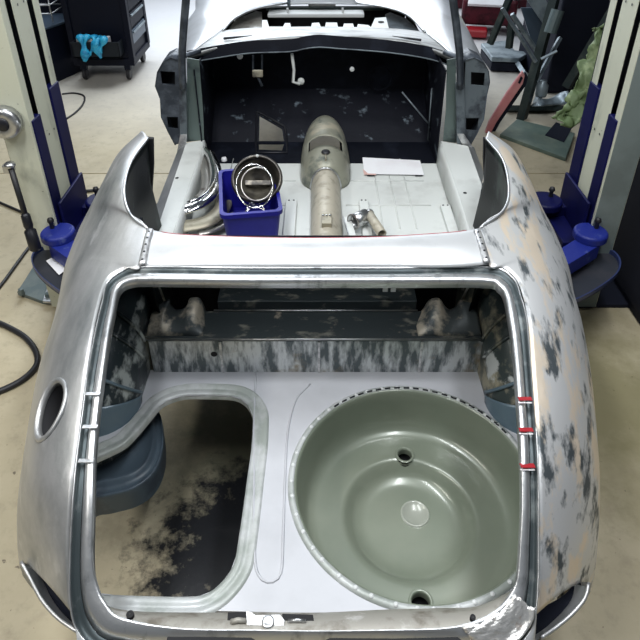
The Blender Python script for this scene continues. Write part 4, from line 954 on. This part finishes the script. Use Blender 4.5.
beam(stand, aty(512,22,ty+.6), aty(509,48,ty+.6), .035, M['frame_dark'], 'rear_leg')
beam(stand, aty(536,82,ty+.1), aty(560,38,ty+.5), .022, M['frame_grey'], 'brace')
mb = MB(); a, b = aty(550,33,ty-.05)-stand.location, aty(558,10,ty-.02)-stand.location; mb.tube([a, b], .05, 14); mb.build('hydraulic_ram', M['plate'], stand, smooth=False)
P = [aty(x, y, ty+.35)-stand.location for x, y in ((527,0),(543,-6),(552,12),(546,28))]; mb = MB(); mb.prism(P, V(0, .02, 0)); mb.build('upper_plate', M['frame_grey'], stand)
P = [aty(x, y, ty+.5)-stand.location for x, y in ((521,8),(540,8),(548,40),(545,56),(536,56))]; mb = MB(); mb.prism(P, V(0, .02, 0)); mb.build('blue_panel', M['cart_grey'], stand)
# pink panel
P = [at(486,134,.0), at(525,70,.0)]
pk = hull('pale_red_panel', 'pale red car panel leaning in front of the dark green stand', 'car panel', at(492,133,0))
yp = pk.location.y
pp = [aty(x, y, yp-.0) for x, y in ((485,134),(489,122),(507,93),(517,79),(523,71),(525,76),(523,84),(510,103),(497,122),(490,135))]
mb = MB(); mb.prism([p-pk.location for p in pp], V(0, .03, 0)); mb.build('skin', M['pink'], pk, bevel=.006)
mb = MB(); mb.prism([p-pk.location+V(.035, .03, -.02) for p in pp], V(0, .03, 0)); mb.build('dark_edge', M['dull'], pk)
mb = MB(); mb.prism([aty(x, y, yp-.004)-pk.location for x, y in ((518,83),(521,76),(523,78),(520,84))], V(0, .005, 0)); mb.build('slot', M['dull'], pk)
# green-grey board on floor
bd_ = [at(x, y, .03) for x, y in ((500,134),(517,119),(575,133),(566,158))]
c = sum(bd_, V(0, 0, 0))/4; o = hull('floor_board', 'flat green-grey board lying on the floor below the stand', 'board', (c.x, c.y, 0))
mb = MB(); mb.prism([p-o.location for p in bd_], V(0, 0, -.03)); mb.build('slab_board', M['board'], o, bevel=.004)
P = [at(x, y, .034)-o.location for x, y in ((545,135),(556,122),(572,128),(564,142))]; mb = MB(); mb.prism(P, V(0, 0, -.003)); mb.build('dark_patch', M['dull'], o)
# metal sheet scrap behind
o = hull('bent_sheet', 'crumpled pale metal sheet lying behind the dark green stand', 'scrap sheet', at(545,102,.1))
rows = []
for i in range(10):
    t = i/9; a = at(531+38*t, 106-2*t, .12+.05*math.sin(t*6)); b = at(536+32*t, 95+4*math.sin(t*5), .14+.04*math.sin(t*8)); rows.append([a.lerp(b, k/4)-o.location for k in range(5)])
mb = MB(); mb.grid(rows); mb.build('sheet', M['frame_grey'], o, smooth=True, solid=.01)
o = hull('clear_jar', 'small grey jar on the crumpled pale metal sheet', 'jar', at(540.5,96,.18)); mb = MB(); mb.lathe([(.0005, 0), (.045, 0), (.05, .02), (.05, .10), (.03, .12), (.03, .14), (.0005, .14)], 16); mb.build('body', M['frame_grey'], o, smooth=True)
# green tarp
o = hull('green_tarp', 'crumpled olive green cloth draped beside the right lift post', 'cloth', at(575,125,0))
up_, lo_ = [(600,24),(592,44),(585,62),(577,82),(568,98),(556,112),(551,117)], [(625,30),(615,52),(606,72),(600,90),(594,102),(584,116),(561,128)]
yy = [4.05, 4.0, 3.95, 3.9, 3.87, 3.84, 3.80]
A2 = cr([aty(x, y, v) for (x, y), v in zip(up_, yy)], 40); B2 = cr([aty(x, y, v-.1) for (x, y), v in zip(lo_, yy)], 40)
rows = []
for i, (a, b) in enumerate(zip(A2, B2)):
    rows.append([a.lerp(b, k/16)-o.location+mnoise.noise_vector(V(a.x, a.y, a.z).lerp(b, k/16)*9)*.055+mnoise.noise_vector(a.lerp(b, k/16)*26)*.03+mnoise.noise_vector(a.lerp(b, k/16)*55)*.014 for k in range(17)])
mb = MB(); mb.grid(rows); mb.build('cloth_fold', M['cloth'], o, smooth=True, solid=.008)
# dark equipment mass behind stand
mc = hull('press_machine', 'large dark navy machine in the background behind the stand and cloth', 'machine', (2.88, 5.85, 0))
obj_box('base', M['dull'], -.75, 1.0, -.2, .8, 0, .9, mc, bevel=.02); obj_box('column', M['dull'], -.35, .9, 0, .7, .9, 2.3, mc, bevel=.02)
obj_box('side_panel', M['cart'], -.5, -.36, -.1, .5, .5, 1.5, mc, bevel=.02)
mb = MB(); mb.tube([V(-.6, -.3, .1), V(-.1, -.35, 1.5)], .05, 4); mb.tube([V(.35, -.3, .1), V(-.1, -.35, 1.5)], .05, 4); mb.build('a_frame', M['frame_dark'], mc)
# car dolly platform
P = [at(x, y, .16) for x, y in ((481,43),(506,40),(515,50),(530,52),(520,58),(492,57))]
c = sum(P, V(0, 0, 0))/6; o = hull('wheel_dolly', 'low grey platform dolly behind the stand', 'dolly', (c.x, c.y, 0))
mb = MB(); mb.prism([p-o.location for p in P], V(0, 0, -.05)); mb.build('platform', M['frame_grey'], o, bevel=.01)
mb = MB(); mb.prism([(p-o.location-V(0, 0, .06))*.97 for p in P], V(0, 0, -.08)); mb.build('skirt', M['dull'], o)
# red welding machine
p = at(478, 36, 0); rm = hull('red_machine', 'dark red wheeled machine with pale yellow label far right of the car', 'machine', (p.x+.12, p.y+.2, 0))
mtx = Matrix.Rotation(math.radians(-12), 4, 'Z')
obj_box('body', M['red_dull'], -.30, .34, -.2, .35, .12, .42, rm, bevel=.03, mtx=mtx)
q = Matrix.Rotation(math.radians(-12), 4, 'Z')@Matrix.Translation((0, -.1, .46))@Matrix.Rotation(math.radians(38), 4, 'X')
obj_box('control_panel', M['paper'], -.24, .22, -.16, .22, -.02, .02, rm, bevel=.006, mtx=q)
obj_box('yellow_label', M['yellow'], -.10, .08, -.06, .12, .021, .023, rm, mtx=q)
obj_box('front_foot', M['red'], -.3, .02, -.42, -.22, .03, .12, rm, bevel=.02, mtx=mtx)
mb = MB(); mb.tube([V(-.28, -.1, .4), V(-.15, .1, .85), V(.15, .1, .85), V(.28, -.1, .4)], .02, 8); mb.build('carry_handle', M['frame_grey'], rm, smooth=True)
mb = MB(); mb.tube([V(.36+.2*math.cos(t*.5), -.2, .25+.2*math.sin(t*.5)) for t in range(13)], .018, 6); mb.build('cable_loop', M['black_rubber'], rm, smooth=True)
o = hull('dark_red_case', 'dark red case at the top edge right of the windscreen pillar', 'case', (2.05, 9.2, 0)); obj_box('body', M['red_dull'], -.3, .9, -.2, .3, 0, .3, o, bevel=.04); obj_box('lid', M['red_dull'], -.3, .9, -.2, .3, .31, .4, o, bevel=.04)
